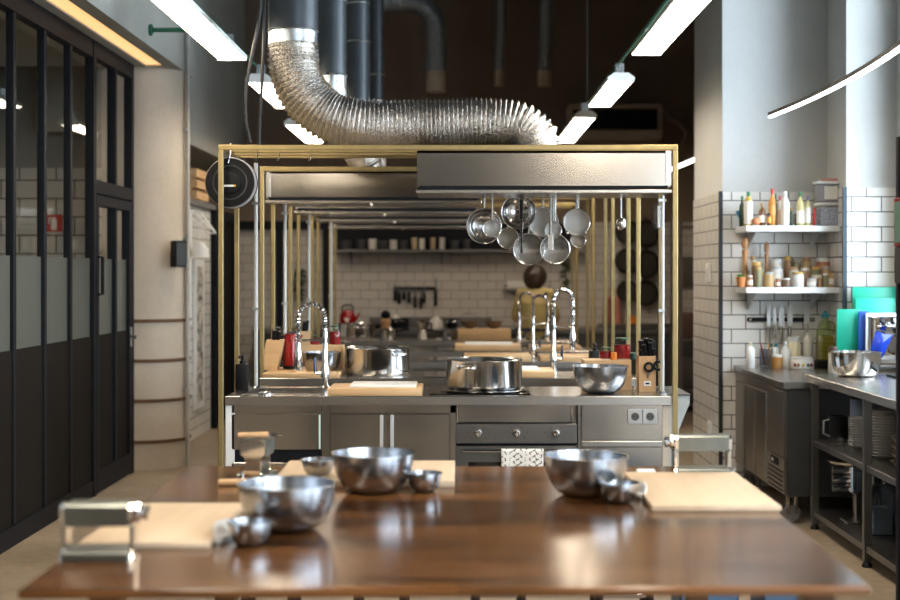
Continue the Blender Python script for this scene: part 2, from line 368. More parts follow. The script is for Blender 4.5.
MB().cyl((0,0,-.9),(0,0,.1),.015,n=8).build('stem', white, t)
t = thing('poster', 'tall narrow framed black and white print on the tiled passage wall', 'poster', (-2.375,12.68,0.95))
MB().box(0,.02,-.22,.22,-.68,.66).build('frame', offwhite, t)
m, nt, bs = newmat('ink print'); v = coords(nt,(1,7,5)); f = noise(nt, v, 2.2, 3, 0.6)
link(nt, ramp(nt, f, [(0.50,(0.62,0.58,0.52)),(0.54,(0.03,0.03,0.03))]), bs.inputs['Base Color']); bs.inputs['Roughness'].default_value = 0.6
MB().box(.02,.023,-.13,.13,-.62,.60).build('print', m, t)
t = thing('wooden_crate', 'light wooden crate lying on the ledge above the tiled passage wall', 'crate', (-2.62,12.9,2.14))
b = MB()
for z in (.02,.12,.22): b.box(-.25,.25,-.3,-.28,z,z+.075); b.box(-.25,.25,.28,.3,z,z+.075); b.box(.23,.25,-.28,.28,z,z+.075); b.box(-.25,-.23,-.28,.28,z,z+.075)
b.box(-.23,.23,-.28,.28,0,.02); b.build('slats', bamboo, t)
for sx in (-.22,.20):
    for sy in (-.275,.25): MB().box(sx,sx+.02,sy,sy+.025,.02,.30).build('corner_post', beech, t)
t = thing('fire_sign', 'red square fire extinguisher sign on tiles behind the black glazing', 'sign', (PX(54,11.42),11.435,PZ(223,11.42)))
MB().box(-.065,.065,-.006,0,-.07,.07).build('plate', M('sign red', (0.50,0.02,0.015), 0.4), t)
MB().box(-.025,.02,-.009,-.006,-.055,.03).box(-.012,.008,-.009,-.006,.03,.045).box(-.045,-.012,-.009,-.006,.036,.044).box(-.045,-.037,-.009,-.006,-.01,.044).build('extinguisher_symbol', white, t)

# ================================================================== LAMPS
def batten(label, x, y0, y1, z, proto=[], wires=False):
    L = y1-y0
    t = thing('batten_lamp', label, 'ceiling lamp', (x,(y0+y1)/2,z), 0, 'white batten lamps hanging in two rows')
    MB().prism([(-.085,.010),(-.07,.0),(.07,0),(.085,.010)],'y',-L/2+.01,L/2-.01).build('diffuser', lampW, t)
    MB().prism([(-.092,.008),(-.085,.008),(-.085,.012),(.085,.012),(.085,.008),(.092,.008),(.092,.03),(.05,.06),(-.05,.06),(-.092,.03)],'y',-L/2,L/2).build('housing', M('lamp housing', (0.8,0.8,0.78), 0.4) if not proto else proto[0], t)
    proto.append(bpy.data.materials['lamp housing'])
    for s in (-1,1): MB().box(-.088,.088,s*(L/2-.004)-.006,s*(L/2-.004)+.006,-.002,.035).build('end_cap', proto[0], t)
    for s in (-1,1):
        MB().box(-.03,.03,s*(L/2-.12)-.03,s*(L/2-.12)+.03,.06,.137).build('bracket', zinc, t)
        if wires: MB().tube([(0,s*(L/2-.12),.137),(0,s*(L/2-.12),4.7-z)],.005,6).build('wire', steel, t)
    return t
batten('near batten lamp in the left row, cut by the top of the picture', -1.40, 6.05, 8.60, 2.80)
batten('middle batten lamp in the left row, beside the hanging black cables', -1.38, 9.60, 11.1, 2.80)
batten('far batten lamp in the left row, behind the silver duct', -1.47, 12.4, 14.1, 2.80)
batten('near batten lamp in the right row, cut by the top of the picture', 1.12, 6.05, 8.40, 2.80)
batten('middle batten lamp in the right row, under the thin hanging wire', 1.10, 9.55, 11.0, 2.80)
batten('added unseen lamp washing the front wall, on the right behind the viewer', 2.0, -3.3, -1.9, 3.3, wires=True)  # added behind the camera so hood and bench reflect a warm wall
batten('added unseen lamp washing the front wall, on the left behind the viewer', -2.9, -3.3, -1.9, 3.3, wires=True)  # left counterpart, also added for the warm wall reflection
batten('added unseen lamp lighting the tiles behind the black glazing', -4.6, 8.2, 10.2, 2.9, wires=True)  # added out of view to brighten the tiled wall beyond the glass
batten('far batten lamp in the right row, just above the steel hood', 1.06, 11.8, 14.05, 2.80)
for x, who in ((-1.43,'left'),(1.10,'right')):
    tag(MB().tube([(x,0.3,2.945),(x,14.6,2.945)],.011,8).build('lamp_conduit', gtube), 'thin green conduit joining the batten lamps of the %s row' % who, 'conduit')
t = thing('wall_bracket', 'short green pipe bracket sticking out of the grey beam at upper left', 'bracket', (-2.13,9.6,PZ(30,9.6)))
MB().cyl((0,0,0),(.02,0,0),.04,n=12).build('flange', gtube, t); MB().cyl((.02,0,0),(.32,0,0),.016,n=10).build('pipe', gtube, t)
for x in (-1.40,1.12):  # lamps added out of view to brighten the table and the floor
    for y0, y1, w in ((3.3,5.8,''),(.4,2.9,', nearest the viewer')):
        batten('added unseen lamp extending the %s row over the table%s' % ('left' if x < 0 else 'right', w), x, y0, y1, 2.80)
# curved linear pendant at right
def arc(z): return [(PX(770,8.3)+.0, 8.3, z)]
pts = []
for i in range(25):
    s = i/24*1.7; Y = 8.18-2.35*s; pts.append((1.811+.158*s-.172*s*s, Y, 2.40))
t = thing('linear_pendant', 'slim curved black pendant light with white underside at upper right', 'pendant lamp', (0,0,0))
t.location = pts[12]; L0 = Vector(pts[12])
lp = [Vector(p)-L0 for p in pts]
def ribbon(lp, w, z0, z1):
    b = MB(); n = len(lp); vs = []
    for i, p in enumerate(lp):
        d = (lp[min(i+1,n-1)]-lp[max(i-1,0)]).normalized(); q = Vector((d.y,-d.x,0))*w
        vs += [(p-q)+Vector((0,0,z0)),(p+q)+Vector((0,0,z0)),(p+q)+Vector((0,0,z1)),(p-q)+Vector((0,0,z1))]
    fs = [(0,1,2,3),((n-1)*4+3,(n-1)*4+2,(n-1)*4+1,(n-1)*4)]
    for i in range(n-1):
        for k in range(4): fs.append((i*4+k,i*4+(k+1)%4,i*4+4+(k+1)%4,i*4+4+k))
    return b.add(vs, fs)
ribbon(lp,.013,.012,.032).build('housing', blackm, t); ribbon(lp,.0095,0,.0125).build('diffuser', ledR, t)
MB().tube([lp[23]+Vector((0,0,.03)),lp[23]+Vector((0,0,2.25))],.002,5).build('wire', steel, t)
t = thing('tube_lamp', 'short white tube lamp seen beyond the brass frame by the tiled pillar', 'lamp', (PX(684,12.5),12.5,PZ(163,12.5)), 0)
MB().tube([(-.10,.55,-.045),(.085,-.30,.022)],.016,10).build('tube', ledR, t)
MB().tube([(-.10,.55,-.018),(.085,-.30,.049)],.012,6).build('housing', blackm, t)
# ================================================================== DUCTS
foil = M('crinkled foil duct', (0.74,0.72,0.69), 0.13, 1.0, 0.12, 60, 0.0)
nt = foil.node_tree; bs = nt.nodes['Principled BSDF']; v = coords(nt); bump(nt, noise(nt, v, 70, 3, 0.7), bs, 0.8, 0.007)
def spline(ctrl, n):
    out = []; P = [Vector(c) for c in ctrl]; P = [2*P[0]-P[1]]+P+[2*P[-1]-P[-2]]
    segs = len(P)-3
    for i in range(n):
        u = i/(n-1)*segs; k = min(int(u), segs-1); t = u-k; a, b_, c, d = P[k:k+4]
        out.append(0.5*((2*b_)+(c-a)*t+(2*a-5*b_+4*c-d)*t*t+(3*b_-a-3*c+d)*t**3))
    # even spacing
    L = [0]
    for i in range(1,n): L.append(L[-1]+(out[i]-out[i-1]).length)
    res = []; j = 0
    for i in range(n):
        s = L[-1]*i/(n-1)
        while j < n-2 and L[j+1] < s: j += 1
        w = (s-L[j])/max(1e-9, L[j+1]-L[j]); res.append(out[j].lerp(out[j+1], min(1,max(0,w))))
    return res, L[-1]
def corr(ctrl, r, pitch, amp, n=36, jit=0.25):
    _, L = spline(ctrl, 60); N = int(L/pitch)*4+1
    pts, _ = spline(ctrl, N); rr = []
    for i in range(N):
        ph = i % 4; rr.append(r + amp*(0,1,0.15,-1)[ph]*R.uniform(1-jit,1+jit))
    return MB().tube(pts, rr, n, cap=False)
Y1 = 7.36
def W(px, py, Y): return (PX(px,Y), Y, PZ(py,Y))
t = thing('flexible_duct', 'large silver corrugated duct bending across the top of the brass frame to the near hood', 'duct', W(293,40,Y1))
o = Vector(t.location)
b = corr([Vector(W(*p))-o for p in ((293,44,Y1),(294,66,Y1),(303,92,Y1-.02),(325,114,Y1-.03),(360,124,Y1-.03),(420,125,Y1),(480,123,Y1),(515,126,Y1),(533,138,Y1),(537,152,Y1))], .126, .0235, .0105, 40, .15)
b.build('foil_sleeve', foil, t, 80)
MB().cyl((0,0,-.03),(0,0,.045),.128,n=40).build('collar', zinc, t)
MB().cyl((0,0,.04),(0,0,4.7-o.z-.005),.131,n=40).build('riser', darkduct, t)
MB().torus((0,0,.045),.131,.004,'z',40,6).build('seam_band', zinc, t)
def riser(label, px, Y, r, ytop, ycol, rings=(), flexto=None):
    X = PX(px,Y); t = thing('vent_pipe', label, 'duct', (X,Y,PZ(ycol,Y)))
    z0 = PZ(ycol,Y)
    MB().cyl((0,0,0),(0,0,4.7-z0-.005),r,n=28).build('pipe', darkduct, t)
    for ry in rings: MB().torus((0,0,PZ(ry,Y)-z0),r+.002,.006,'z',28,6).build('ring', zinc, t)
    return t, z0
t, z0 = riser('black duct with a metal collar right behind the large silver duct', 332, 8.72, .090, 0, 76, (1,76))
MB().cyl((0,0,-.16),(0,0,0),.092,n=28).build('collar', zinc, t)
o = Vector(t.location)
corr([Vector(W(*p))-o for p in ((332,100,8.72),(334,115,8.72),(342,135,8.75),(356,150,8.78),(368,168,8.78))], .095,.018,.006,28).build('foil_sleeve', foil, t, 80)
t, _ = riser('black duct with two pale rings, third from left among the risers', 358.5, 10.2, .083, 0, 104, (42,4))
o = Vector(t.location); corr([Vector(W(*p))-o for p in ((358.5,103,10.2),(359,125,10.2),(368,150,10.1),(372,187,10.1))], .083,.018,.006,24).build('foil_sleeve', foil, t, 80)
t, _ = riser('narrow black duct with one pale ring, right of the ringed riser', 377, 11.8, .058, 0, 100, (75,))
o = Vector(t.location); corr([Vector(W(*p))-o for p in ((377,100,11.8),(377,130,11.8),(380,160,11.75),(383,203,11.75))], .058,.016,.005,20).build('foil_sleeve', foil, t, 80)
greyflex = M('dull grey flexible duct', (0.24,0.26,0.28), 0.42, 0.7, 0.2, 30)
Y6 = 13.6; t = thing('flexible_duct', 'dark grey bent flexible duct hanging behind the black risers', 'duct', W(436,60,Y6)); o = Vector(t.location)
corr([Vector(W(*p))-o for p in ((384,2,Y6),(400,1,Y6),(420,4,Y6),(433,18,Y6),(436,40,Y6),(436,72,Y6))], .105,.03,.006,20).build('sleeve', greyflex, t, 80)
MB().cyl(Vector(W(436,72,Y6))-o, Vector(W(436,92,Y6))-o, .10, n=20).build('collar', M('tan duct collar', (0.40,0.31,0.23), 0.6), t)
MB().cyl(Vector(W(384,2,Y6))-o, Vector(W(384,-56,Y6))-o, .10, n=20).build('riser', darkduct, t)
for lab, px, r, yb in (('thin hanging grey flexible duct with pale end, left of the pair over the kitchen', 499, .058, 70), ('thicker hanging grey flexible duct with pale end, right of the pair over the kitchen', 544, .078, 71)):
    Y = 14.2; t = thing('hanging_duct', lab, 'duct', W(px,yb,Y)); z = t.location.z
    corr([(0,0,4.69-z),(0.02,0,(4.69-z)*.5),(0,0,0)], r, .03, .006, 18).build('sleeve', greyflex, t, 80)
    MB().cyl((0,0,-.16),(0,0,0),r*.95,n=18).build('end_collar', bpy.data.materials['tan duct collar'], t)
# ceiling cables
Yc = 7.2
tag(MB().tube(spline([W(263,-30,Yc),W(259,20,Yc),W(251,60,Yc),W(246,90,Yc),W(246,120,Yc),W(251,143,Yc)],24)[0],.009,8).build('power_cable', cable), 'black cable sagging in a curve down to the brass frame', 'cable')
tag(MB().tube(spline([W(266,-30,Yc+.1),W(264,40,Yc+.1),W(261,100,Yc+.1),W(259,145,Yc+.1)],16)[0],.009,8).build('power_cable', cable), 'straight black cable hanging beside the curved one', 'cable')
tag(MB().tube([(1.10,12.1,4.69),(1.10,12.1,2.95)],.007,6).build('hanging_wire', M('grey wire', (0.25,0.30,0.30), 0.5)), 'single thin wire hanging above the middle right batten lamp', 'wire')
# fan coil unit
t = thing('fan_coil_unit', 'wide dark fan coil unit mounted high on the rear wall', 'air conditioner', W(613,122,15.2)); 
MB().box(-.50,.50,-.25,.28,.12,.17,.01).box(-.50,-.46,-.25,.28,-.12,.12).box(.46,.50,-.25,.28,-.12,.12).box(-.50,.50,-.25,.28,-.22,-.10,.02).build('casing', M('dull grey brown casing', (0.34,0.28,0.23), 0.55), t)
MB().box(-.46,.46,-.15,.28,-.10,.12).build('grille', blackm, t)
b = MB(); 
for i in range(5): b.box(-.46,.46,-.22,-.20,-.08+i*.04,-.072+i*.04)
b.build('louvre', blackm, t)
MB().tube(spline([(.50,0,.15),(.62,0,.05),(.72,0,-.02),(.80,0,-.12),(.76,0,-.25)],14)[0],.03,8).build('pipe', M('pipe lagging', (0.22,0.17,0.13), 0.7), t)

# ================================================================== BRASS FRAMES
XL, XR = -1.195, 1.075
def frame(label, y, d=.5):
    t = thing('brass_frame', label, 'frame', (0,y,0), 0, 'brass tube frames standing over the kitchen benches')
    h = .0125; T = 2.135
    for x in (XL,XR):
        for yy in (0,d): MB().box(x-h,x+h,yy-h,yy+h,0,T-.025,.002).build('post', brass, t)
    for yy in (0,d): MB().box(XL-h,XR+h,yy-h,yy+h,T-.025,T,.002).build('cross_tube', brass, t)
    for x in (XL,XR): MB().box(x-h,x+h,h,d-h,T-.025,T,.002).build('side_tube', brass, t)
    for yy in (.17,.34): MB().box(XL+h,XR-h,yy-.02,yy+.02,T-.025,T-.005,.002).build('slat', brass, t)
    return t
FY = [7.0,8.45,9.85,11.3,12.9]
for i, y in enumerate(FY): frame(['nearest tall brass tube frame, over the bench with the oven','second brass tube frame from the front, over the bench with the red kettle','third brass tube frame counting from the front','fourth brass tube frame counting from the front','rearmost brass tube frame, nearest the far tiled wall'][i], y)
# ================================================================== HOODS
def hood(label, x0, x1, y0, d=.46, z0=1.895, z1=2.105, seam='l', group='stainless extractor hoods'):
    t = thing('extractor_hood', label, 'extractor hood', ((x0+x1)/2,y0,z0), 0, group); w = (x1-x0)/2; hh = z1-z0
    b = MB().box(-w,w,0,.012,.038,hh).box(-w,w,d-.012,d,.03,hh).box(-w,-w+.012,.012,d-.012,.03,hh).box(w-.012,w,.012,d-.012,.03,hh).box(-w,w,0,d,hh-.012,hh)
    b.build('canopy', steelh, t)
    MB().box(-w-.006,w+.006,-.012,d+.006,.0,.018,.003).build('lip', steel, t)
    f = MB().box(-w+.02,w-.02,.02,d-.02,.018,.04); f.build('filter', M('hood filter', (0.04,0.045,0.05), 0.4, 0.6) if 'hood filter' not in bpy.data.materials else bpy.data.materials['hood filter'], t)
    b = MB().box(-w+.02,w-.02,.002,.004,.018,.038); k = 0
    for i in range(k): b.box(-w+.02+i*.06,-w+.03+i*.06,0,.002,.018,.037)
    b.build('vent_strip', blackm, t)
    s = -1 if seam == 'l' else 1
    MB().box(min(s*w,s*(w-.028)),max(s*w,s*(w-.028)),-.004,0,.038,hh-.002,.001).build('corner_plate', steel, t)
    for sx in (-.06,.06): MB().cyl((sx,-.003,hh*.62),(sx,0,hh*.62),.005,n=8).build('screw', chrome, t)
    return t
t = hood('nearest steel extractor hood, on the right side over the oven bench', -.215, 1.058, 7.02, .47, 1.895, 2.108, 'r')
HY = [8.5,10.0,11.5,13.1]
for i, y in enumerate(HY):
    t = hood(['long steel hood on the left, next behind the nearest one','third steel hood back, its left end framed in brass','fourth steel hood back from the camera','rearmost steel hood, in front of the shelf of cups'][i], -1.175, .125, y-.03, .44, 1.915, 2.108, 'l')
    if True:
        MB().ell((-.01,-.01,-.01),.012,.012,.016,8,6).build('indicator_bulb', chrome, t)
    
# ================================================================== CORD REEL
t = thing('cord_reel', 'round black cable reel hanging from a hook at the left end of the brass frame', 'cable reel', W(231,183,7.14))
o = Vector(t.location)
b = MB(); st = len(b.v)
b.lathe([(.125,-.035),(.132,-.035),(.132,-.028),(.06,-.026),(.06,.026),(.124,.028),(.124,.035),(.118,.035)],n=40)
b.xf(Matrix.Rotation(PI/2,4,'X')); b.build('flange', blackp, t)
b = MB(); b.lathe([(0,-.034),(.117,-.030),(.117,-.026),(0,-.028)],n=40); b.lathe([(0,.034),(.117,.030),(.117,.026),(0,.028)],n=40); b.xf(Matrix.Rotation(PI/2,4,'X')); b.build('disc', blackp, t)
b = MB()
for k in range(5): b.torus((0,-.022+k*.011,0),.124+.002*(k%2),.005,'y',40,6)
b.build('wound_cable', M('grey cable', (0.30,0.29,0.28), 0.5), t)
b = MB().lathe([(0,.034),(.052,.034),(.055,.048),(.03,.052),(0,.052)],n=28); b.xf(Matrix.Rotation(PI/2,4,'X')); b.build('hub', blackp, t)
b = MB().torus((0,-.036,0),.085,.004,'y',32,6); b.build('rib', M('dark grey plastic', (0.04,0.04,0.042), 0.4), t)
MB().box(-.028,.022,-.0535,-.052,-.022,-.012).build('sticker', [white], t)
MB().box(-.036,-.028,-.0535,-.052,-.022,-.012).build('blue_tab', blueb, t)
MB().box(.022,.032,-.0535,-.052,-.022,-.012).build('yellow_tab', M('yellow label', (0.75,0.45,0.03), 0.4), t)
MB().tube([(-.01,-.03,.10),(.0,-.03,.15),(0,-.02,.19),(.0,.0,.20)],.004,6).build('hook', steel, t)
# ================================================================== BENCHES
BX0, BX1, BT = -1.175, 1.055, 0.878
# ---- nearest bench: sink, doors, oven, sockets
t = thing('kitchen_bench', 'nearest stainless kitchen bench with oven, double doors and two power sockets', 'kitchen bench', (0,7.0,0), 0, 'stainless kitchen benches in a row')
D = .60; sx0,sx1,sy0,sy1 = -1.10,-.71,.13,.47
b = MB().box(BX0,sx0,0,D,BT-.045,BT,.002).box(sx1,BX1,0,D,BT-.045,BT,.002).box(sx0,sx1,0,sy0,BT-.045,BT).box(sx0,sx1,sy1,D,BT-.045,BT)
b.build('worktop', steel, t)
b = MB().box(sx0,sx0+.004,sy0,sy1,BT-.2,BT+.002).box(sx1-.004,sx1,sy0,sy1,BT-.2,BT+.002).box(sx0,sx1,sy0,sy0+.004,BT-.2,BT+.002).box(sx0,sx1,sy1-.004,sy1,BT-.2,BT+.002).box(sx0,sx1,sy0,sy1,BT-.204,BT-.2)
b.box(sx0-.012,sx1+.012,sy0-.012,sy0,BT,BT+.003).box(sx0-.012,sx1+.012,sy1,sy1+.012,BT,BT+.003).box(sx0-.012,sx0,sy0,sy1,BT,BT+.003).box(sx1,sx1+.012,sy0,sy1,BT,BT+.003)
sk = b.build('sink', polish, t)
b = MB().lathe([(.035,0),(.035,.012),(.02,.018),(0,.018)],(-.985,.075,BT),20); b.build('glass_rinser', chrome, t)
# carcass faces
b = MB().box(BX0+.045,-.705,.03,D-.02,.12,BT-.045).box(-.705,-.03,.03,D-.02,.12,BT-.045).box(-.03,.60,.06,D-.02,.12,BT-.045).box(.60,BX1-.04,.03,D-.02,.12,BT-.045)
b.build('carcass', steelv, t)
MB().box(BX0,BX0+.045,.012,D-.01,0.0,BT-.045,.002).build('end_panel', offwhite, t)
MB().box(BX1-.04,BX1,.012,D-.01,0.0,BT-.045,.002).build('end_panel', M('pale end post', (0.62,0.60,0.55), 0.4), t)
def Z(py): return 1.5-(py-272)/200.0
def X(px): return (px-460)/200.0
def panel(name, x0,x1,y0,y1, yy=.012, m=None, bev=.002, parent=None):
    return MB().box(X(x0),X(x1),yy,.03,Z(y1),Z(y0),bev).build(name, m or steelv, parent or t)
panel('rail', 231,320.5,405,413.5); brightst = M('bright handle steel', (0.75,0.77,0.80), 0.35, 0.6, .01, 6); dr = panel('drawer_front', 231,320.5,414.5,450)
MB().box(X(318.6),X(320.3),.008,.013,Z(449),Z(415)).build('edge_strip', M('mint edge strip', (0.55,0.80,0.72), 0.4), dr)
MB().box(X(231),X(321),.022,.0295,Z(462.5),Z(450.5)).build('recess', blackm, t)  # black strip standing in for the shade between the drawer fronts
panel('drawer_front', 231,321,463,520)
panel('stile', 321.5,329.5,405,540)
panel('rail', 330,456,405,413.5)
for x0,x1,hx in ((330,389,381.5),(391,449.5,392)):
    dd = panel('cabinet_door', x0,x1,414.5,545)
    MB().box(X(hx-1.7),X(hx+1.7),-.012,.004,Z(505),Z(415),.003).box(X(hx-1.2),X(hx+1.2),0,.012,Z(420),Z(416)).box(X(hx-1.2),X(hx+1.2),0,.012,Z(503),Z(499)).build('handle', brightst, dd)
panel('stile', 450,456,405,545)
panel('filler_panel', 458,571.5,405,423,.02)
for q in (457,571.5): MB().box(X(q),X(q+1),.01,.02,Z(423),Z(405)).build('filler_edge', chrome, t)
ov = panel('oven_control_panel', 456,577,424,443.5,.0, M('dark steel oven front', (0.23,0.22,0.21), 0.3, 1.0, .05, 5, stretch=(1,1,24)))
for kx in (478,516.5,556):
    kb = MB(); kb.lathe([(.020,0),(.020,.012),(.015,.03),(0,.032)],n=20); kb.xf(Matrix.Translation((X(kx),0,Z(433))) @ Matrix.Rotation(PI/2,4,'X'))
    kb.box(X(kx)-.003,X(kx)+.003,-.040,-.030,Z(433)-.014,Z(433)+.014).build('knob', chrome, ov)
b = MB()
for kx in (478,516.5,556):
    for q in range(6):
        a = PI*(q/5*1.5-.25); b.box(X(kx)+.055*math.cos(a)-.002,X(kx)+.055*math.cos(a)+.002,-.001,.0,Z(433)+.03*math.sin(a)-.002,Z(433)+.03*math.sin(a)+.002)
b.build('scale_mark', blackp, ov)
MB().box(X(456),X(577),.02,.05,Z(445.5),Z(443.5)).build('gap_shade', blackm, t)  # black strip put in as the shade between control panel and oven door
od = panel('oven_door', 456,577,446,535,.0, bpy.data.materials['dark steel oven front'])
MB().box(X(468),X(565),-.002,.0,Z(525),Z(462)).build('window', blackgl, od)
MB().tube([(X(463),-.04,Z(450)),(X(572),-.04,Z(450))],.0075,10).cyl((X(466),0,Z(450)),(X(466),-.04,Z(450)),.006,n=8).cyl((X(569),0,Z(450)),(X(569),-.04,Z(450)),.006,n=8).build('handle', chrome, od)
panel('stile', 578,581,405,545)
sp = panel('drawer_front', 582,663,405,440.5,.012)
for kx in (635.2,650.2):
    s2 = MB().box(X(kx)-.037,X(kx)+.037,.004,.012,Z(416.7)-.038,Z(416.7)+.038,.003).build('socket', M('satin socket plate', (0.45,0.47,0.49), 0.35, 0.5) if 'satin socket plate' not in bpy.data.materials else bpy.data.materials['satin socket plate'], sp)
    b = MB(); b.lathe([(.021,.0),(.024,.0),(.024,.003),(.021,.003)],n=24,close=True); b.xf(Matrix.Translation((X(kx),.004,Z(416.7))) @ Matrix.Rotation(PI/2,4,'X'))
    b.mi = 1; c0 = len(b.v); b.lathe([(0,.0012),(.020,.0012),(.020,-.002)],n=24); b.xf(Matrix.Translation((X(kx),.004,Z(416.7))) @ Matrix.Rotation(PI/2,4,'X'), c0)
    b.mi = 2
    for q in (-.009,.009): b.cyl((X(kx)+q,.0005,Z(416.7)),(X(kx)+q,.003,Z(416.7)),.0035,n=8)
    b.build('socket_insert', [chrome, M('socket grey', (0.07,0.075,0.08), 0.4) if 'socket grey' not in bpy.data.materials else bpy.data.materials['socket grey'], blackp], s2)
dl = panel('drawer_front', 582,663,447.5,520,.012)
MB().box(X(582),X(663),.002,.03,Z(446.5),Z(441.5),.002).build('drawer_grip', steel, dl)
MB().box(BX0+.05,BX1-.05,.06,D-.05,0,.12).build('plinth', blackm, t)
# side wing at the right end
wing = MB(); wing.prism([(BX1+.001,.873),(1.165,.873),(1.165,.835),(1.11,.70),(1.11,.0),(BX1+.001,.0)],'y',.10,.56)
wing.build('side_wing', M('pale blue grey sheet', (0.42,0.47,0.49), 0.4, 0.3), t)
MB().box(BX1,1.17,.09,D,.874,.880).build('wing_top', M('dark wing top', (0.06,0.06,0.06), 0.4), t)
# ---- benches behind
def bench(label, y, d=.56, wing=False):
    t = thing('kitchen_bench', label, 'kitchen bench', (0,y,0), 0, 'stainless kitchen benches in a row')
    MB().box(BX0,BX1,0,d,BT-.045,BT,.002).build('worktop', steel, t)
    MB().box(BX0+.04,BX1-.04,.03,d-.02,.12,BT-.045).build('carcass', steelv, t)
    for s in (BX0,BX1-.04): MB().box(s,s+.04,.012,d-.01,0,BT-.045,.002).build('end_panel', offwhite, t)
    w = (BX1-BX0-.10)/4
    for k in range(4):
        x = BX0+.05+k*w; f = MB().box(x+.003,x+w-.003,.012,.03,.14,BT-.06,.002).build('cabinet_door', steelv, t)
        MB().box(x+.06,x+w-.06,0,.012,BT-.10,BT-.085,.003).build('handle', steel, f)
    MB().box(BX0+.05,BX1-.05,.06,d-.05,0,.12).build('plinth', blackm, t)
    MB().box(-.22,.34,.06,d-.06,BT,BT+.005).build('hob', blackgl, t)
    return t
bench('second stainless kitchen bench back, with the red kettle at its left end', 8.2)
bench('third stainless kitchen bench counting from the front', 9.7)
bench('fourth stainless kitchen bench counting from the front', 11.0)
bench('rearmost bench of the row, the person standing beyond it', 12.6)

# ---- hot plate ring under pots, pots
def pot(label, x, y, z, r, h, rz, name='cooking_pot', loop=True, mat=None):
    t = thing(name, label, 'pot', (x,y,z), rz)
    MB().lathe([(0,.0),(r-.012,0),(r-.002,.010),(r,.02),(r,h-.006),(r+.004,h),(r-.001,h+.002),(r-.006,h-.004),(r-.006,.014),(0,.008)],n=56).build('body', mat or polish, t)
    if loop:
        for s in (1,-1):
            b = MB().tube(spline([(-.046,-r*.985*s,h*.76),(-.042,-(r+.020)*s,h*.775),(0,-(r+.028)*s,h*.78),(.042,-(r+.020)*s,h*.775),(.046,-r*.985*s,h*.76)],18)[0],.0048,8)
            for q in (-.046,.046): b.ell((q,-(r+.0)*s,h*.76),.010,.005,.011,10,6)
            b.build('handle', chrome, t)
    return t
tag(MB().lathe([(0,.0),(.22,0),(.225,.005),(.215,.010),(0,.010)],n=48).build('hob_plate', blackgl, None, 35, (.125,7.30,BT+.006)), 'black round hot plate under the front steel pot', 'hot plate')
h0 = tag(MB().box(-.155,.36,-.235,.265,0,.006,.001).build('induction_hob', blackgl, None, 35, (0.0,7.32,BT)), 'black glass hob set in the nearest bench, under the front pot', 'hob')
pot('wide steel pot on the hob of the nearest bench, right of the white board', .126, 7.30, BT+.016, .198, .152, -.50)
pot('wide steel pot on the second bench, behind and left of the front pot', -.50, 8.50, BT, .196, .165, .80)
pot('shallower steel pot standing on a far bench left of the black frying pan', -.95, 12.85, BT+.02, .17, .13, .3)
t = pot('small steel saucepan on the far bench below the pepper mill', -.66, 12.76, BT, .075, .10, 0, 'saucepan', False)
MB().tube([(.07,0,.08),(.20,.03,.10)],[.009,.012],8).build('handle', blackp, t)
t = thing('moka_pot', 'little steel moka pot with black handle on the far stove, right of the pepper mill', 'coffee pot', (-.345,12.8,BT+.005))
MB().lathe([(0,0),(.05,0),(.042,.075),(.035,.085),(.05,.16),(.046,.165),(.012,.18),(.014,.195),(0,.20)],n=8).build('body', polish, t); MB().tube([(.045,0,.15),(.085,0,.145),(.085,0,.09)],.008,6).build('handle', blackp, t)
t = thing('saucepan', 'second little steel saucepan on the far stove, beside the wooden boards', 'pot', (-.10,12.8,BT+.005))
MB().lathe([(0,0),(.06,0),(.062,.01),(.062,.08),(.065,.083),(.058,.083),(.056,.01),(0,.006)],n=24).build('body', polish, t); MB().tube([(-.06,0,.06),(-.2,.02,.09)],.009,6).build('handle', blackp, t)
t = thing('frying_pan', 'black frying pan on the rear counter, its handle sticking out', 'frying pan', (-.93,15.06,.8905), -.9)
MB().lathe([(0,0),(.10,0),(.135,.04),(.131,.042),(.098,.005),(0,.005)],n=28).build('body', blackm, t); MB().tube([(.13,0,.035),(.33,0,.055)],[.010,.014],8).build('handle', blackp, t)

# ---- bowls
def bowl(label, x, y, z, r, h, group='steel mixing bowls', name='mixing_bowl', mat=None, cat='bowl', foot=.35):
    N = 12; prof = [(0,0),(r*foot,0)]
    for i in range(1,N+1):
        a = PI/2*i/N; prof.append((r*foot+(r-r*foot)*math.sin(a)**.85, h*(1-math.cos(a))))
    inner = [(max(0,p-.003), q+.003) for p, q in prof[1:]][::-1]
    prof += [(r+.006,h+.001),(r+.006,h+.004),(r-.002,h+.004)] + inner[1:] + [(0,.003)]
    return tag(MB().lathe(prof,n=56).build(name, mat or satin, None, 50, (x,y,z)), label, cat, group)
bowl('steel mixing bowl on the nearest bench, in front of the bamboo boxes', .722, 7.19, BT, .139, .137)
bowl('steel mixing bowl on the second bench, behind the left spring tap', -.835, 8.46, BT, .117, .135)
for i, (px, Y) in enumerate(((469.5,12.85),(493.5,12.85))):
    t = thing('glass_bowl', ('left' if i == 0 else 'right')+' of two wire handled dark bowls on the far wooden board', 'bowl', (PX(px,Y),Y,BT+.105), 0, 'pair of dark bowls on the far board')
    MB().lathe([(0,0),(.03,0),(.07,.03),(.085,.065),(.081,.065),(.066,.034),(0,.006)],n=24).build('body', M('dark glass bowl', (0.10,0.07,0.05), 0.1) if i == 0 else bpy.data.materials['dark glass bowl'], t)
    MB().tube(spline([(-.083,0,.06),(-.07,0,.12),(0,0,.135),(.07,0,.12),(.083,0,.06)],14)[0],.004,6).build('handle', steel, t)

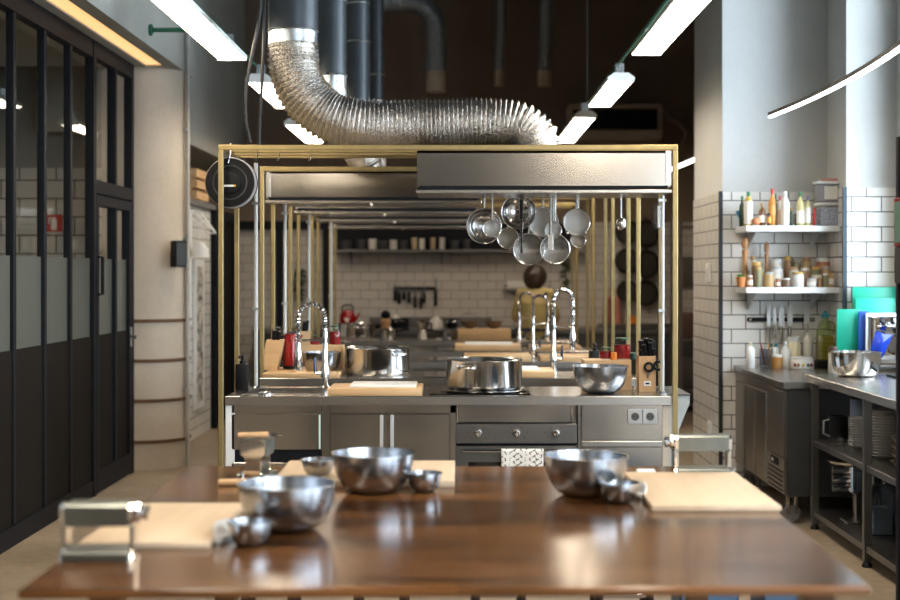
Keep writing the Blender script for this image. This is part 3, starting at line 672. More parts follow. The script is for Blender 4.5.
# ---- boards
def board(label, x0, x1, y0, y1, z, h=.03, mat=None, name='cutting_board', rz=0, cat='cutting board', bev=.004, group=None):
    cx, cy = (x0+x1)/2, (y0+y1)/2
    o = MB().box(x0-cx,x1-cx,y0-cy,y1-cy,0,h,bev,2).build(name, mat or bamboo, None, 35, (cx,cy,z)); o.rotation_euler.z = rz
    return tag(o, label, cat, group)
board('thick bamboo board on the nearest bench beside the sink', -.665, -.192, 7.025, 7.36, BT, .038)
board('white plastic board lying on the bamboo board by the sink', -.56, -.222, 7.06, 7.34, BT+.038, .012, white)
board('bamboo board on the second bench, right of the front pot', .10, .56, 8.24, 8.60, BT, .038)
board('white board on top of the bamboo board right of the front pot', .27, .47, 8.28, 8.55, BT+.038, .012, white)
board('bamboo board on the second bench at its left end, under the red kettle', -1.16, -.71, 8.21, 8.755, BT, .028)
board('bamboo board on the third bench, beneath the second spring tap', .03, .50, 9.74, 10.14, BT, .04)
board('bamboo board on the fourth bench with a white board on it', -.04, .48, 11.04, 11.44, BT, .045)
board('white board lying on the fourth bench', .04, .42, 11.07, 11.40, BT+.045, .012, white)
board('thick wooden board on the rearmost bench, under the two dark bowls', -.02, .46, 12.65, 13.05, BT, .10)
board('bamboo board on the third bench right of the tap', .56, .98, 9.73, 10.12, BT, .034)
board('bamboo board on the fourth bench, behind the tap', .56, .96, 11.05, 11.42, BT, .034)
# ---- taps with springs
def tap(label, x, y, dx, post, top, spr, lever=-1, z=BT):
    t = thing('spring_tap', label, 'tap', (x,y,z), 0, 'spring taps on the benches')
    MB().lathe([(0,0),(.026,0),(.026,.012),(.018,.02),(.018,.06),(.024,.065),(.024,.11),(.016,.125),(.013,post),(0,post)],n=20).build('post', chrome, t)
    b = MB().cyl((0,0,.088),(-.05 if lever < 0 else .05,-.01,.088),.011,n=10); b.build('valve', chrome, t)
    lx = -.05 if lever < 0 else .05
    MB().tube([(lx,-.01,.088),(lx*1.06,-.015,.17)],[.009,.006],8).build('lever', M('blue tinted lever', (0.10,0.13,0.22), 0.2, 0.8) if 'blue tinted lever' not in bpy.data.materials else bpy.data.materials['blue tinted lever'], t)
    r = abs(dx)/2
    path = [(0,0,post),(0,0,top-r)] + [(dx/2-dx/2*math.cos(PI*i/10),0,top-r+r*math.sin(PI*i/10)) for i in range(1,11)] + [(dx,0,spr+.16)]
    P, L = spline(path, 80)
    MB().tube(P,.0055,8).build('hose', M('grey hose', (0.10,0.10,0.11), 0.5, 0) if 'grey hose' not in bpy.data.materials else bpy.data.materials['grey hose'], t)
    turns = int(L/.0145); n = turns*8+1; PP, _ = spline(path, n); h = []
    for i in range(n):
        tn = (PP[min(i+1,n-1)]-PP[max(i-1,0)]).normalized(); u = Vector((0,1,0)); w = tn.cross(u)
        a = 2*PI*i/8; h.append(PP[i]+(u*math.cos(a)+w*math.sin(a))*.0115)
    MB().tube(h,.0040,6).build('spring', chrome, t)
    MB().lathe([(0,0),(.015,0),(.019,.01),(.019,.10),(.014,.115),(.014,.15),(0,.155)],(dx,0,spr),16).build('spray_head', chrome, t)
    MB().cyl((0,0,post-.05),(dx*.88,0,post-.05),.006,n=8).cyl((0,0,post-.065),(0,0,post-.035),.019,n=14).torus((dx,0,post-.05),.018,.004,'z',18,6).build('holder', chrome, t)
    return t
tp1 = tap('nearest spring tap at left, its chrome hose arching over the sink', PX(325,7.42), 7.42, -.142, .31, .452, .10, -1)
tp2 = tap('tall spring tap right of the front pot, standing on the second bench', PX(553.5,8.66), 8.66, .118, .33, .512, .135, 1)
q = dup(tp2, (PX(533,10.10),10.10,BT), 0.35, 'second spring tap back on the right, behind the tall chrome one'); q.scale = (.95,.95,.88)
q = dup(tp2, (PX(519.5,11.45),11.45,BT), 0.2, 'farthest spring tap, in front of the yellow shirt'); q.scale = (.95,.95,.88)
# ---- pipes on benches
def stand_pipe(label, x, y, z0, z1, group='pale vertical supply pipes on the benches'):
    t = thing('supply_pipe', label, 'pipe', (x,y,z0), 0, group)
    MB().cyl((0,0,0),(0,0,z1-z0),.0105,n=12).build('pipe', M('pale pipe', (0.52,0.52,0.50), 0.4, 0.0) if 'pale pipe' not in bpy.data.materials else bpy.data.materials['pale pipe'], t)
    MB().lathe([(.024,0),(.024,.008),(.0125,.016)],n=14).build('flange', chrome, t)
    for z in (.42,.98): MB().box(-.02,.02,-.016,.016,z,z+.014).build('clamp', zinc, t)
stand_pipe('pale vertical pipe by the soap dispenser at the left end of the nearest bench', PX(256,7.45), 7.45, BT, 2.08)
stand_pipe('pale vertical pipe at the left end of the second bench', PX(285,8.69), 8.69, BT, 2.08)
stand_pipe('pale vertical pipe at the left end of the third bench', PX(309,10.16), 10.16, BT, 2.08)
stand_pipe('pale vertical pipe at the left end of the fourth bench', PX(331,11.5), 11.5, BT, 2.08)
stand_pipe('pale vertical pipe at the right end of the nearest bench, by the knife block', PX(662.3,7.12), 7.12, BT, 1.888)
t = thing('gas_valve_box', 'small clear plastic box strapped to the top of the right vertical pipe', 'box', (PX(659.3,7.12),7.10,1.785))
MB().box(-.036,.004,-.02,.006,-.07,.06,.003).build('cover', plastic_clear, t); MB().box(-.012,.000,-.012,.002,-.06,.05).build('insert', white, t)
# ---- soap dispensers
def soap(label, x, y, z):
    t = thing('soap_dispenser', label, 'soap dispenser', (x,y,z), 0, 'black soap dispensers')
    MB().box(-.033,.033,-.033,.033,0,.14,.006,2).build('bottle', blackp, t)
    MB().lathe([(.016,.14),(.016,.155),(.008,.158),(.008,.172),(.014,.174),(.014,.185),(0,.187)],n=14).tube([(0,0,.18),(-.012,-.03,.18),(-.013,-.038,.172)],.005,6).build('pump', blackp, t); return t
s = soap('black square soap dispenser at the left end of the nearest bench', PX(242.5,7.36), 7.36, BT)
dup(s, (PX(595,8.6),8.6,BT), 0.2, 'black square soap dispenser on the second bench, left of the red jars')
# ---- boxes, jars, knife blocks
def bbox(label, x0, x1, y0, y1, z, h):
    t = thing('bamboo_box', label, 'storage box', ((x0+x1)/2,(y0+y1)/2,z), 0, 'bamboo boxes stacked on the benches'); w=(x1-x0)/2; d=(y1-y0)/2
    MB().box(-w,w,-d,-d+.012,0,h,.001).box(-w,w,d-.012,d,0,h,.001).box(-w,-w+.012,-d+.012,d-.012,0,h).box(w-.012,w,-d+.012,d-.012,0,h).box(-w+.012,w-.012,-d+.012,d-.012,0,.01).build('tray', bamboo, t)
    MB().box(-w+.012,w-.012,-d+.012,d-.012,h-.012,h-.002).build('lid', bamboo, t)
    MB().cyl((w*.5,-d-.002,h*.5),(w*.5,-d,h*.5),.006,n=10).build('finger_hole', blackp, t); return t
bbox('lower of the two bamboo boxes behind the right steel bowl', .655, .905, 7.37, 7.56, BT, .078)
bbox('upper bamboo box behind the right steel bowl, holding the red jars', .655, .902, 7.37, 7.56, BT+.079, .078)
bbox('lower bamboo box on the second bench, behind the steel bowl at left', -.93, -.72, 8.62, 8.75, BT+.0285, .07)
bbox('upper bamboo box on the second bench, with the red jars on it at left', -.93, -.72, 8.62, 8.75, BT+.0995, .07)
def jar(label, x, y, z, r, h, fill=jam, lid=green_l, group='jars of red preserve'):
    t = thing('preserve_jar', label, 'jar', (x,y,z), 0, group)
    MB().lathe([(0,0),(r*.92,0),(r,r*.12),(r,h*.68),(r*.72,h*.82),(r*.72,h*.90),(0,h*.90)],n=24).build('glass', glass, t)
    MB().lathe([(0,.004),(r*.9,.004),(r*.94,r*.15),(r*.94,h*.66),(0,h*.68)],n=24).build('contents', fill, t)
    MB().lathe([(0,h*.97),(r*.68,h*.975),(r*.745,h*.96),(r*.745,h*.90),(r*.72,h*.90)],n=24).build('lid', lid, t); return t
ZB = BT+.158
jar('small red preserve jar with green lid on the right bamboo boxes', PX(606,7.45), 7.45, ZB, .035, .066)
jar('large red preserve jar with green lid on the right bamboo boxes', PX(622,7.45), 7.45, ZB, .046, .118)
t = tag(MB().lathe([(0,0),(.014,0),(.016,.01),(.016,.035),(.012,.04),(0,.04)],n=14).build('spice_tub', orange, None, 35, (PX(613.5,7.42),7.405,ZB)), 'tiny orange tub between the two red jars', 'tub')
t = tag(MB().lathe([(0,0),(.018,0),(.02,.01),(.02,.03),(.012,.035),(0,.035)],n=14).build('spice_tub', M('dark green tub',(0.01,.06,.045),.4), None, 35, (PX(633,7.45),7.47,ZB)), 'tiny dark green tub right of the large red jar', 'tub')
jar('small red preserve jar with green lid behind the left spring tap', PX(315,8.66), 8.66, BT+.1705, .032, .062)
jar('tall red preserve jar with green lid behind the left spring tap', PX(335,8.66), 8.66, BT+.1705, .037, .125)
def knife_block(label, x, y, z, rz, lean, w, h, handles, lbl=False, d=.11):
    t = thing('knife_block', label, 'knife block', (x,y,z), rz, 'wooden knife blocks')
    b = MB().prism([(-w/2,0),(w/2,0),(w/2+lean,h),(-w/2+lean,h)],'y',-d/2,d/2); b.build('block', bamboo if lean else beech, t)
    for (hx, hy, hl, tx) in handles:
        p = Vector((lean*1.0+hx, hy, h-.01)); q = p+Vector((tx,-.02,hl))
        MB().tube([p, p.lerp(q,.3), q],[.008,.0135,.014],8).build('knife_handle', blackp, t)
    if lbl: MB().box(-.018,.018,-d/2-.001,-d/2,.03,.055).build('label', white, t); MB().box(-.011,.011,-d/2-.0016,-d/2-.001,.038,.047).build('label_mark', blackp, t)
    return t
t = knife_block('upright knife block with black handles and scissors at the right end of the nearest bench', PX(646,7.33), 7.33, BT, 0, 0, .088, .185, [(-.02,0,.09,-.01),(.0,.01,.10,0),(.018,.0,.095,.008),(-.005,-.035,.07,-.015),(.028,-.03,.05,.0),(-.028,-.035,.045,-.006),(.012,-.035,.08,.004),(.03,.01,.085,.006)], True)
MB().torus((.006,-.066,.128),.021,.007,'y',18,6).torus((.056,-.066,.136),.021,.007,'y',18,6).build('scissors_handle', blackp, t)
MB().tube([(.012,-.060,.115),(.0,-.058,.07)],.005,6).build('scissors_blade', steel, t)
knife_block('leaning bamboo knife block at the left end of the second bench', PX(270,8.52), 8.52, BT+.028, 0, .035, .10, .182, [(-.012,0,.075,.008),(.006,.01,.085,.008),(-.004,-.03,.07,.006),(.016,-.02,.065,.008)])
knife_block('knife block half hidden behind the red kettle on the third bench', PX(303,10.0), 9.99, BT, .2, .015, .075, .20, [(-.012,0,.08,.01),(.008,.01,.085,.01)])
t = thing('kettle', 'glossy red cylindrical kettle on the second bench', 'kettle', (PX(290,8.5),8.60,BT+.028))
MB().lathe([(.050,.0),(.056,.006),(.056,.02)],n=28).build('base', blackp, t)
MB().lathe([(0,.02),(.055,.02),(.055,.06),(.049,.20),(.044,.215),(0,.22)],n=32).build('body', red, t)
MB().lathe([(0,.235),(.012,.233),(.03,.222),(.042,.216),(0,.216)],n=24).build('lid', blackp, t)
MB().tube(spline([(-.048,0,.20),(-.085,0,.195),(-.092,0,.13),(-.054,0,.06)],14)[0],.009,8).build('handle', blackp, t)
MB().prism([(.044,.17),(.068,.205),(.044,.212)],'y',-.012,.012).build('spout', red, t)
t = thing('pepper_mill', 'wooden pepper mill with dark top standing on the far bench behind the second pot', 'pepper mill', (PX(385,12.85),12.95,BT))
MB().lathe([(0,0),(.055,0),(.055,.02),(.04,.06),(.038,.12),(.05,.17),(.035,.19),(0,.19)],n=20).build('body', millw, t)
MB().lathe([(0,.19),(.03,.192),(.045,.215),(.045,.24),(.02,.265),(0,.27)],n=20).build('top', blackp, t)
t = thing('kettle', 'round red enamel kettle on the rear counter by the brass posts', 'kettle', (PX(348,15.0),14.95,.89))
MB().lathe([(0,0),(.075,0),(.085,.04),(.085,.15),(.06,.20),(.02,.215),(0,.215)],n=28).build('body', red, t)
MB().tube(spline([(-.06,0,.18),(-.05,0,.25),(.05,0,.25),(.06,0,.18)],14)[0],.009,8).build('handle', blackp, t); MB().tube([(.08,0,.09),(.125,-.02,.17)],[.018,.010],10).build('spout', red, t)
MB().prism([(-.03,.12),(.03,.12),(.0,.07)],'y',-.088,-.085).build('white_mark', white, t)
# towel on the oven handle
b = MB(); nx, nz = 24, 16; vs = []; fs = []
for s, side in ((0,-1),(1,1)):
    pass
def towelp(u, v):
    # v 0 = back hem, 0.35 = over the bar, 1 = front hem
    w = .105; x = -w+2*w*u
    if v < .35: return (x, .0105+.002*math.sin(u*9), -(.35-v)*.4)
    if v < .45: a = (v-.35)/.10*PI; return (x, .0105*math.cos(a), .0105*math.sin(a))
    k = (v-.45)/.55; return (x*(1-.04*k), -.0105-.006*k*math.sin(u*11+.6)-.004*k, -k*.22)
N1, N2 = 28, 40
b.add([towelp(i/N1, j/N2) for j in range(N2+1) for i in range(N1+1)], [(j*(N1+1)+i, j*(N1+1)+i+1, (j+1)*(N1+1)+i+1, (j+1)*(N1+1)+i) for j in range(N2) for i in range(N1)])
m, nt, bs = newmat('towel print'); tc = nt.nodes.new('ShaderNodeTexCoord')
mp = nt.nodes.new('ShaderNodeMapping'); mp.inputs['Rotation'].default_value = (PI/2,0,0); link(nt, tc.outputs['Object'], mp.inputs['Vector'])
def dash(rot, off, row, wd, sq):
    mq = nt.nodes.new('ShaderNodeMapping'); mq.inputs['Rotation'].default_value = (0,0,rot); mq.inputs['Location'].default_value = off; link(nt, mp.outputs['Vector'], mq.inputs['Vector'])
    bt = nt.nodes.new('ShaderNodeTexBrick'); link(nt, mq.outputs['Vector'], bt.inputs['Vector']); bt.inputs['Scale'].default_value = 1
    bt.inputs['Brick Width'].default_value = wd; bt.inputs['Row Height'].default_value = row; bt.inputs['Mortar Size'].default_value = sq; bt.inputs['Mortar Smooth'].default_value = 0
    bt.inputs['Color1'].default_value = (1,1,1,1); bt.inputs['Color2'].default_value = (1,1,1,1); bt.inputs['Mortar'].default_value = (0,0,0,1); return bt.outputs['Fac']
chk = nt.nodes.new('ShaderNodeTexChecker'); chk.inputs['Scale'].default_value = 62; link(nt, mp.outputs['Vector'], chk.inputs['Vector'])
d_ = dash(.5,(.003,0,0),.024,.030,.0024)
ml = nt.nodes.new('ShaderNodeMath'); ml.operation = 'MULTIPLY'; link(nt, chk.outputs['Fac'], ml.inputs[0]); link(nt, d_, ml.inputs[1])
link(nt, ramp(nt, ml.outputs[0], [(0.4,(0.80,0.79,0.77)),(0.6,(0.03,0.03,0.035))]), bs.inputs['Base Color']); bs.inputs['Roughness'].default_value = 0.9
o = tag(b.build('tea_towel', m, None, 80, (X(522),6.96,Z(450))), 'white tea towel with black dashes hanging over the oven door handle', 'towel'); md = o.modifiers.new('thickness','SOLIDIFY'); md.thickness = .003; md.offset = 0
# ================================================================== UTENSILS HANGING UNDER THE NEAR HOOD
HZ = 1.905; YH = 7.53
t = thing('hanging_rail', 'thin steel rail under the back of the near hood carrying the sieves', 'rail', (.42,YH,HZ))
MB().cyl((-.44,0,0),(.62,0,0),.006,n=10).build('bar', steel, t)
for q in (-.40,.58): MB().tube([(q,0,0),(q,-.02,.012)],.006,6).build('bracket', steel, t)
def hang_sieve(label, px, py, rpx, Y, depth=.5, mat=None, rz=0, feet=False, name='hanging_sieve', cat='sieve', group='sieves hanging under the near hood'):
    s = FPX/Y; r = rpx/s; x, z = PX(px,Y), PZ(py,Y)
    t = thing(name, label, cat, (x,Y,z), rz, group)
    MB().torus((0,0,0),r,.0032,'y',40,8).build('rim', polish, t)
    b = MB(); n = 8; b.lathe([(r*math.cos(PI/2*i/n) if i < n else 0, r*depth*math.sin(PI/2*i/n)) for i in range(n+1)],n=36)
    b.lathe([((r-.002)*math.cos(PI/2*i/n) if i < n else 0, (r*depth-.002)*math.sin(PI/2*i/n)) for i in range(n+1)],n=36)
    b.xf(Matrix.Rotation(-PI/2,4,'X')); b.build('basket', mat or mesh_m, t, 60)
    top = HZ-z
    if top > r+.01: MB().tube([(0,0,r),(0,.0,max(r+.005,top-.012))],[.006,.007],8).build('handle', steel, t)
    MB().tube(spline([(0,0,top-.014),(.010,0,top-.004),(.006,0,top+.008),(0,YH-Y,top+.008)],8)[0],.0025,6).build('hook', steel, t)
    if feet:
        for q in (-.75,.75): MB().ell((r*math.sin(q),0,-r*math.cos(q)-.006),.008,.006,.010,8,6).build('foot', polish, t)
    return t
mesh_m = M('steel mesh', (0.60,0.59,0.57), 0.42, 0.3, 0.2, 220)
mesh_b = M('fine beige mesh', (0.42,0.38,0.32), 0.5, 0.4, 0.2, 220)
for q in (mesh_m, mesh_b): q.node_tree.nodes['Principled BSDF'].inputs['Alpha'].default_value = .5
gl_m, nt, bs = newmat('see-through wire mesh'); bs.inputs['Base Color'].default_value = (.52,.50,.46,1); bs.inputs['Metallic'].default_value = .5; bs.inputs['Roughness'].default_value = .4; bs.inputs['Alpha'].default_value = .22
hang_sieve('large steel strainer bowl at the far left of the hanging utensils', 484, 226, 17.5, 7.55, .85, polish, .15)
hang_sieve('small round sieve overlapping the large strainer bowl at left', 492, 228.5, 9, 7.50, .4, mesh_m)
hang_sieve('bright ring shaped strainer high under the hood, second from left', 518.5, 212, 17, 7.56, .7, polish, -.1)
hang_sieve('small beige mesh sieve below the bright ring strainer', 508, 238, 10.5, 7.62, .5, mesh_b)
hang_sieve('big low hanging see-through sieve above the head of the person', 529, 249, 15.5, 7.58, .6, gl_m)
hang_sieve('grey sieve high in the middle of the hanging utensils', 543, 222, 15, 7.60, .6, mesh_m)
hang_sieve('small fine sieve in front of the grey one in the middle', 553, 230, 8.5, 7.50, .7, mesh_m)
hang_sieve('low hanging ring sieve right of the head of the person', 555, 249, 14.8, 7.57, .6, gl_m, .1)
hang_sieve('flat disc sieve with two little feet, rightmost of the sieves', 576.5, 222, 13.2, 7.50, .25, mesh_m, 0, True)
hang_sieve('little beige strainer low behind the disc sieve', 578, 240, 7.5, 7.62, .6, mesh_b)
t = thing('spatula', 'thin spatula with black grip and steel blade hanging among the sieves', 'spatula', (PX(521.5,7.46),7.46,PZ(253,7.46)))
MB().box(-.007,.007,-.0015,.0015,0,.19,.001).build('blade', chrome, t); MB().tube([(0,0,.18),(0,0,.285)],[.008,.010],8).build('grip', blackp, t); MB().tube([(0,0,.285),(0,.07,.292)],.002,5).build('hook', steel, t)
t = thing('ladle', 'small steel ladle hanging alone at the right under the near hood', 'ladle', (PX(621,7.5),7.50,PZ(223.5,7.5)))
MB().ell((0,0,0),.027,.018,.036,20,12).build('cup', polish, t); MB().tube([(0,0,.03),(0,0,HZ-t.location.z-.012)],.005,8).build('handle', white, t); MB().tube([(0,0,HZ-t.location.z-.014),(0,.03,HZ-t.location.z)],.003,5).build('hook', steel, t)
t = thing('turner', 'flat steel turner with pale handle hanging in front of the middle sieves', 'spatula', (PX(550.5,7.44),7.44,PZ(250,7.44)))
MB().box(-.014,.014,-.0015,.0015,0,.09,.001).build('blade', steel, t); MB().tube([(0,0,.08),(0,0,.28)],.007,8).build('handle', steel, t); MB().tube([(0,0,.28),(0,.09,.285)],.002,5).build('hook', steel, t)
# S hooks on the front of the frame
for i, (px, w) in enumerate(((258,'nearest the cable reel'),(279.5,'middle of three'),(311,'rightmost of three'))):
    x = PX(px,7.17); t = tag(MB().tube(spline([(x-.004,7.148,2.125),(x,7.146,2.14),(x+.002,7.146,2.10),(x,7.146,2.075),(x-.007,7.146,2.066),(x-.012,7.146,2.075)],14)[0],.0022,6).build('s_hook', chrome), 'small steel hook on the brass slat, '+w, 'hook', 'steel hooks on the brass frame')
# ================================================================== TABLE
TZ = .738
t = thing('work_table', 'long glossy dark wooden table in the foreground', 'table', (0,0,0))
MB().prism([(-1.06,3.35),(.998,3.395),(1.03,5.50),(-1.06,5.50)],'z',TZ-.023,TZ).build('tabletop', tablew, t)
md = t.children[0].modifiers.new('edge','BEVEL'); md.width = .006; md.segments = 2; md.limit_method = 'ANGLE'
for x in (-.93,.86):
    for y in (3.5,5.30): MB().box(x,x+.08,y,y+.08,0,TZ-.024,.004).build('leg', tablew, t)
MB().box(-.90,.90,4.2,4.24,TZ-.09,TZ-.024).box(-.90,.90,5.20,5.23,TZ-.09,TZ-.024).build('apron', tablew, t)
# stools and crates under the table
def stool(label, x, y, sp):
    t = thing('bar_stool', label, 'stool', (x,y,0), 0, 'black stools beyond the table')
    MB().lathe([(0,.60),(.15,.60),(.155,.61),(.155,.625),(.15,.632),(0,.632)],n=28).build('seat', blackm, t)
    for a in (-1,1):
        for c in (-1,1): MB().tube([(a*sp,c*sp,0),(a*sp*.75,c*sp*.75,.60)],.017,8).build('leg', blackm, t)
    MB().tube([(sp*.9*math.cos(PI/4+k*PI/2)*1.414,sp*.9*math.sin(PI/4+k*PI/2)*1.414,.2) for k in range(4)],.009,6,closed=True).build('foot_ring', chrome, t); return t
stool('black stool beyond the table, leftmost of the row', -.77, 5.72, .10)
stool('black stool beyond the table, second of the row from the left', -.32, 5.72, .10)
stool('black stool beyond the table, third of the row from the left', .156, 5.72, .10)
stool('black stool beyond the table, rightmost, beside the blue crates', .66, 5.72, .11)
def crate(label, x0, x1):
    t = thing('plastic_crate', label, 'crate', ((x0+x1)/2,5.75,0), 0, 'blue crates beyond the table'); w=(x1-x0)/2; d=.13; h=.40
    MB().box(-w,w,-d,-d+.008,0,h,.002).box(-w,w,d-.008,d,0,h,.002).box(-w,-w+.008,-d,d,0,h,.002).box(w-.008,w,-d,d,0,h,.002).box(-w,w,-d,d,0,.008).build('body', steelblu, t)
    MB().box(-w-.006,w+.006,-d-.008,-d,h-.03,h,.002).box(-w-.006,w+.006,d,d+.008,h-.03,h,.002).build('rim', steelblu, t)
crate('left blue plastic crate on the floor beyond the table', .885, 1.12); crate('right blue plastic crate on the floor beyond the table', 1.22, 1.36)
# pasta boards
board('pale pasta board at the front left of the table, behind the clamped pasta machine', -1.05, -.69, 3.85, 4.52, TZ, .018, boardw, 'pasta_board', 0.0, 'pasta board', .004, 'pale pasta boards on the table')
board('pale pasta board at the right side of the table', .610, 1.022, 4.45, 5.20, TZ, .020, boardw, 'pasta_board', 0.0, 'pasta board', .004, 'pale pasta boards on the table')
board('pale pasta board at the far edge of the table, behind the bowls', -.665, -.02, 4.95, 5.47, TZ, .026, boardw, 'pasta_board', 0.0, 'pasta board', .004, 'pale pasta boards on the table')
# bowls on table
G = 'steel mixing bowls on the table'
bowl('large steel bowl nearest the camera, on the left of the table', -.512, 4.14, TZ, .142, .135, G)
bowl('large steel bowl at the middle of the table, by the far board', -.301, 4.86, TZ, .140, .132, G)
bowl('large steel bowl on the right half of the table', .430, 4.78, TZ, .142, .134, G)
G = 'small steel bowls on the table'
bowl('small steel bowl in front of the nearest large bowl at left', -.588, 3.91, TZ, .060, .062, G, 'small_bowl')
bowl('small steel bowl right of the middle large bowl', -.122, 4.91, TZ+.0, .058, .062, G, 'small_bowl') if False else bowl('small steel bowl right of the middle large bowl', -.124, 4.86, TZ, .058, .062, G, 'small_bowl')
bowl('small steel bowl in front of the right large bowl', .525, 4.62, TZ, .062, .064, G, 'small_bowl')
bowl('small steel bowl on the far pasta board, left of the middle large bowl', -.513, 5.06, TZ+.026, .058, .055, G, 'small_bowl')
# pastry cutters / scrapers beside bowls
def cutter(label, x, y, rz):
    t = thing('pastry_scraper', label, 'pastry scraper', (x,y,TZ), rz, 'white pastry scrapers by the small bowls')
    MB().prism([(-.05,0),(.05,0),(.05,.045),(.03,.06),(-.03,.06),(-.05,.045)],'y',-.0025,.0025).build('blade', white, t)
    MB().tube([(-.04,0,.012),(.04,0,.012)],.011,10).build('grip', white, t)
    t.rotation_euler = (-.35,0,rz); return t
cutter('white pastry scraper between the left pasta board and the small bowl', -.66, 3.97, 1.15)
cutter('white pastry scraper between the right pasta board and the small bowl', .585, 4.72, -1.0)
tag(MB().box(-.035,.035,-.02,.02,0,.018,.004).build('butter_packet', white, None, 35, (.70,5.275,TZ)), 'small white packet at the far edge of the table, left of the right pasta machine', 'packet')
# pasta machines
dullst = M('dull machine steel', (0.19,0.21,0.20), 0.32, 0.9, .1, 20)
def pasta(label, x, y, rz, crank=True, w=.18, handle=False):
    t = thing('pasta_machine', label, 'pasta machine', (x,y,TZ), rz, 'chrome pasta machines on the table'); k = w/2
    for s in (-1,1):
        MB().prism([(-.055,0),(.055,0),(.05,.012),(.030,.03),(.028,.085),(.045,.10),(.048,.138),(.03,.150),(-.03,.150),(-.048,.138),(-.045,.10),(-.028,.085),(-.030,.03),(-.05,.012)],'x',s*k-.006,s*k+.006).build('side_plate', chrome, t)
    MB().box(-k,k,-.062,.062,.0,.026,.003).build('base_plate', dullst, t)
    b = MB()
    for sy in (-.022,.022): b.cyl((-k,sy,.122),(k,sy,.122),.018,n=20)
    b.build('roller', chrome, t)
    for q in (-1,1): MB().prism([(q*.046,.092),(q*.050,.144),(q*.040,.150),(q*.008,.149),(q*.008,.143),(q*.036,.140),(q*.038,.098)],'x',-k+.006,k-.006).build('guard', dullst, t)
    MB().cyl((k+.006,0,.122),(k+.018,0,.122),.026,n=18).cyl((k+.018,0,.122),(k+.038,0,.122),.017,.021,n=16).build('thickness_knob', chrome, t)
    MB().tube([(-k-.006,.04,.01),(-k-.018,.04,.03)],.006,8).build('clamp_screw', chrome, t)
    if handle: 
        MB().tube([(-k-.01,0,.122),(-k-.03,0,.122),(-k-.035,-.08,.155)],.006,8).build('crank', chrome, t); MB().lathe([(0,0),(.010,0),(.013,.04),(.011,.075),(0,.08)],(-k-.037,-.08,.150),14).build('crank_grip', beech, t)
    return t
pasta('pasta machine at the front left corner of the table, nearest the camera', -.958, 3.73, .0)
pasta('pasta machine at the far right of the table, behind the right pasta board', .91, 5.275, PI, w=.20)
t = pasta('pasta machine at the far left of the table seen end on, with wooden crank grip', -.745, 5.15, 1.45, w=.13)
t = thing('machine_crank', 'loose pasta machine crank with wooden grip lying on the far left of the table', 'crank', (-.80,4.99,TZ), .1)
MB().tube([(-.06,0,.013),(.04,0,.013)],[.011,.013],12).build('grip', beech, t); MB().tube([(.04,0,.013),(.10,0,.012),(.13,.03,.012)],.006,8).build('rod', chrome, t)
t = thing('machine_crank', 'crank with wooden grip laid across the top of the far left pasta machine', 'crank', (-.745,5.15,TZ+.1505), .1)
MB().tube([(-.07,0,.012),(.04,0,.012)],[.010,.012],12).build('grip', beech, t); MB().tube([(.04,0,.012),(.09,.0,.012)],.005,8).build('rod', chrome, t)

# ================================================================== RIGHT HAND COUNTERS
FT = .85
t = thing('refrigerated_counter', 'long stainless refrigerated counter on castors by the tiled niche', 'refrigerated counter', (1.91,8.27,0)); L = 1.51; W_ = .96
fr = M('dark warm steel', (0.27,0.245,0.22), 0.28, 1.0, 0.005, 3)
MB().box(0,W_,0,L,FT-.045,FT,.004).build('worktop', steel, t)
MB().box(.03,W_-.02,.0+.015,L-.01,.17,FT-.046,.003).build('body', M('counter end sheet', (0.07,0.075,0.08), 0.35, 0.6), t)
MB().box(.012,.03,.32,L-.01,FT-.10,FT-.05,.002).build('top_rail', fr, t)
for y0, y1 in ((.48,.80),(.81,1.13),(1.14,1.48)):
    d = MB().box(.008,.03,y0,y1,.18,FT-.105,.003).build('door', fr, t)
    MB().box(.002,.008,y0+.01,y0+.03,.20,FT-.12).build('handle_edge', steel, d)
pn = MB().box(.006,.03,.02,.47,.40,FT-.06,.003).build('motor_panel', fr, t)
gp = MB().box(.008,.03,.02,.47,.18,.39,.003).build('grille_panel', fr, t)
b = MB()
for i in range(5): b.box(.004,.008,.05,.44,.195+i*.028,.203+i*.028)
b.build('louvre', blackm, gp)
MB().box(.004,.008,.16,.36,.335,.378).build('control_display', blackm, gp)
b = MB(); b.box(.003,.004,.28,.33,.345,.365); b.build('display_label', white, gp)
for x in (.09,W_-.09):
    for y in (.12,L-.12):
        c = MB().tube([(x-.014,y+k,0.055) for k in (-.012,.012)],.052,20).build('castor_wheel', M('castor rubber', (0.16,0.16,0.165), 0.6) if 'castor rubber' not in bpy.data.materials else bpy.data.materials['castor rubber'], t)
        MB().box(x-.045,x-.03,y-.02,y+.02,.055,.16).box(x+.005,x+.02,y-.02,y+.02,.055,.16).box(x-.045,x+.02,y-.03,y+.03,.155,.17).build('fork', steel, c)
# steel work table with shelves
t = thing('steel_work_table', 'stainless work table with two lower shelves at the right edge', 'work table', (2.03,6.10,0)); L = 2.12; W_ = .68
sd = M('grey brown steel', (0.17,0.165,0.16), 0.36, 1.0, 0.08, 5, rvar=.05)
MB().box(0,W_,0,L,.855,.90,.003).build('worktop', steel, t)
for n_, z in (('middle_shelf',.52),('bottom_shelf',.11)): MB().box(.03,W_-.02,.02,L-.02,z-.035,z,.002).build(n_, sd, t)
for y in (.03,1.0,L-.07):
    for x in (.02,W_-.06):
        lg = MB().box(x,x+.04,y,y+.04,.03,.855,.002).build('leg', sd, t); MB().lathe([(0,0),(.026,0),(.026,.012),(.015,.03),(0,.03)],(x+.02,y+.02,0),14).build('foot', blackp, lg)

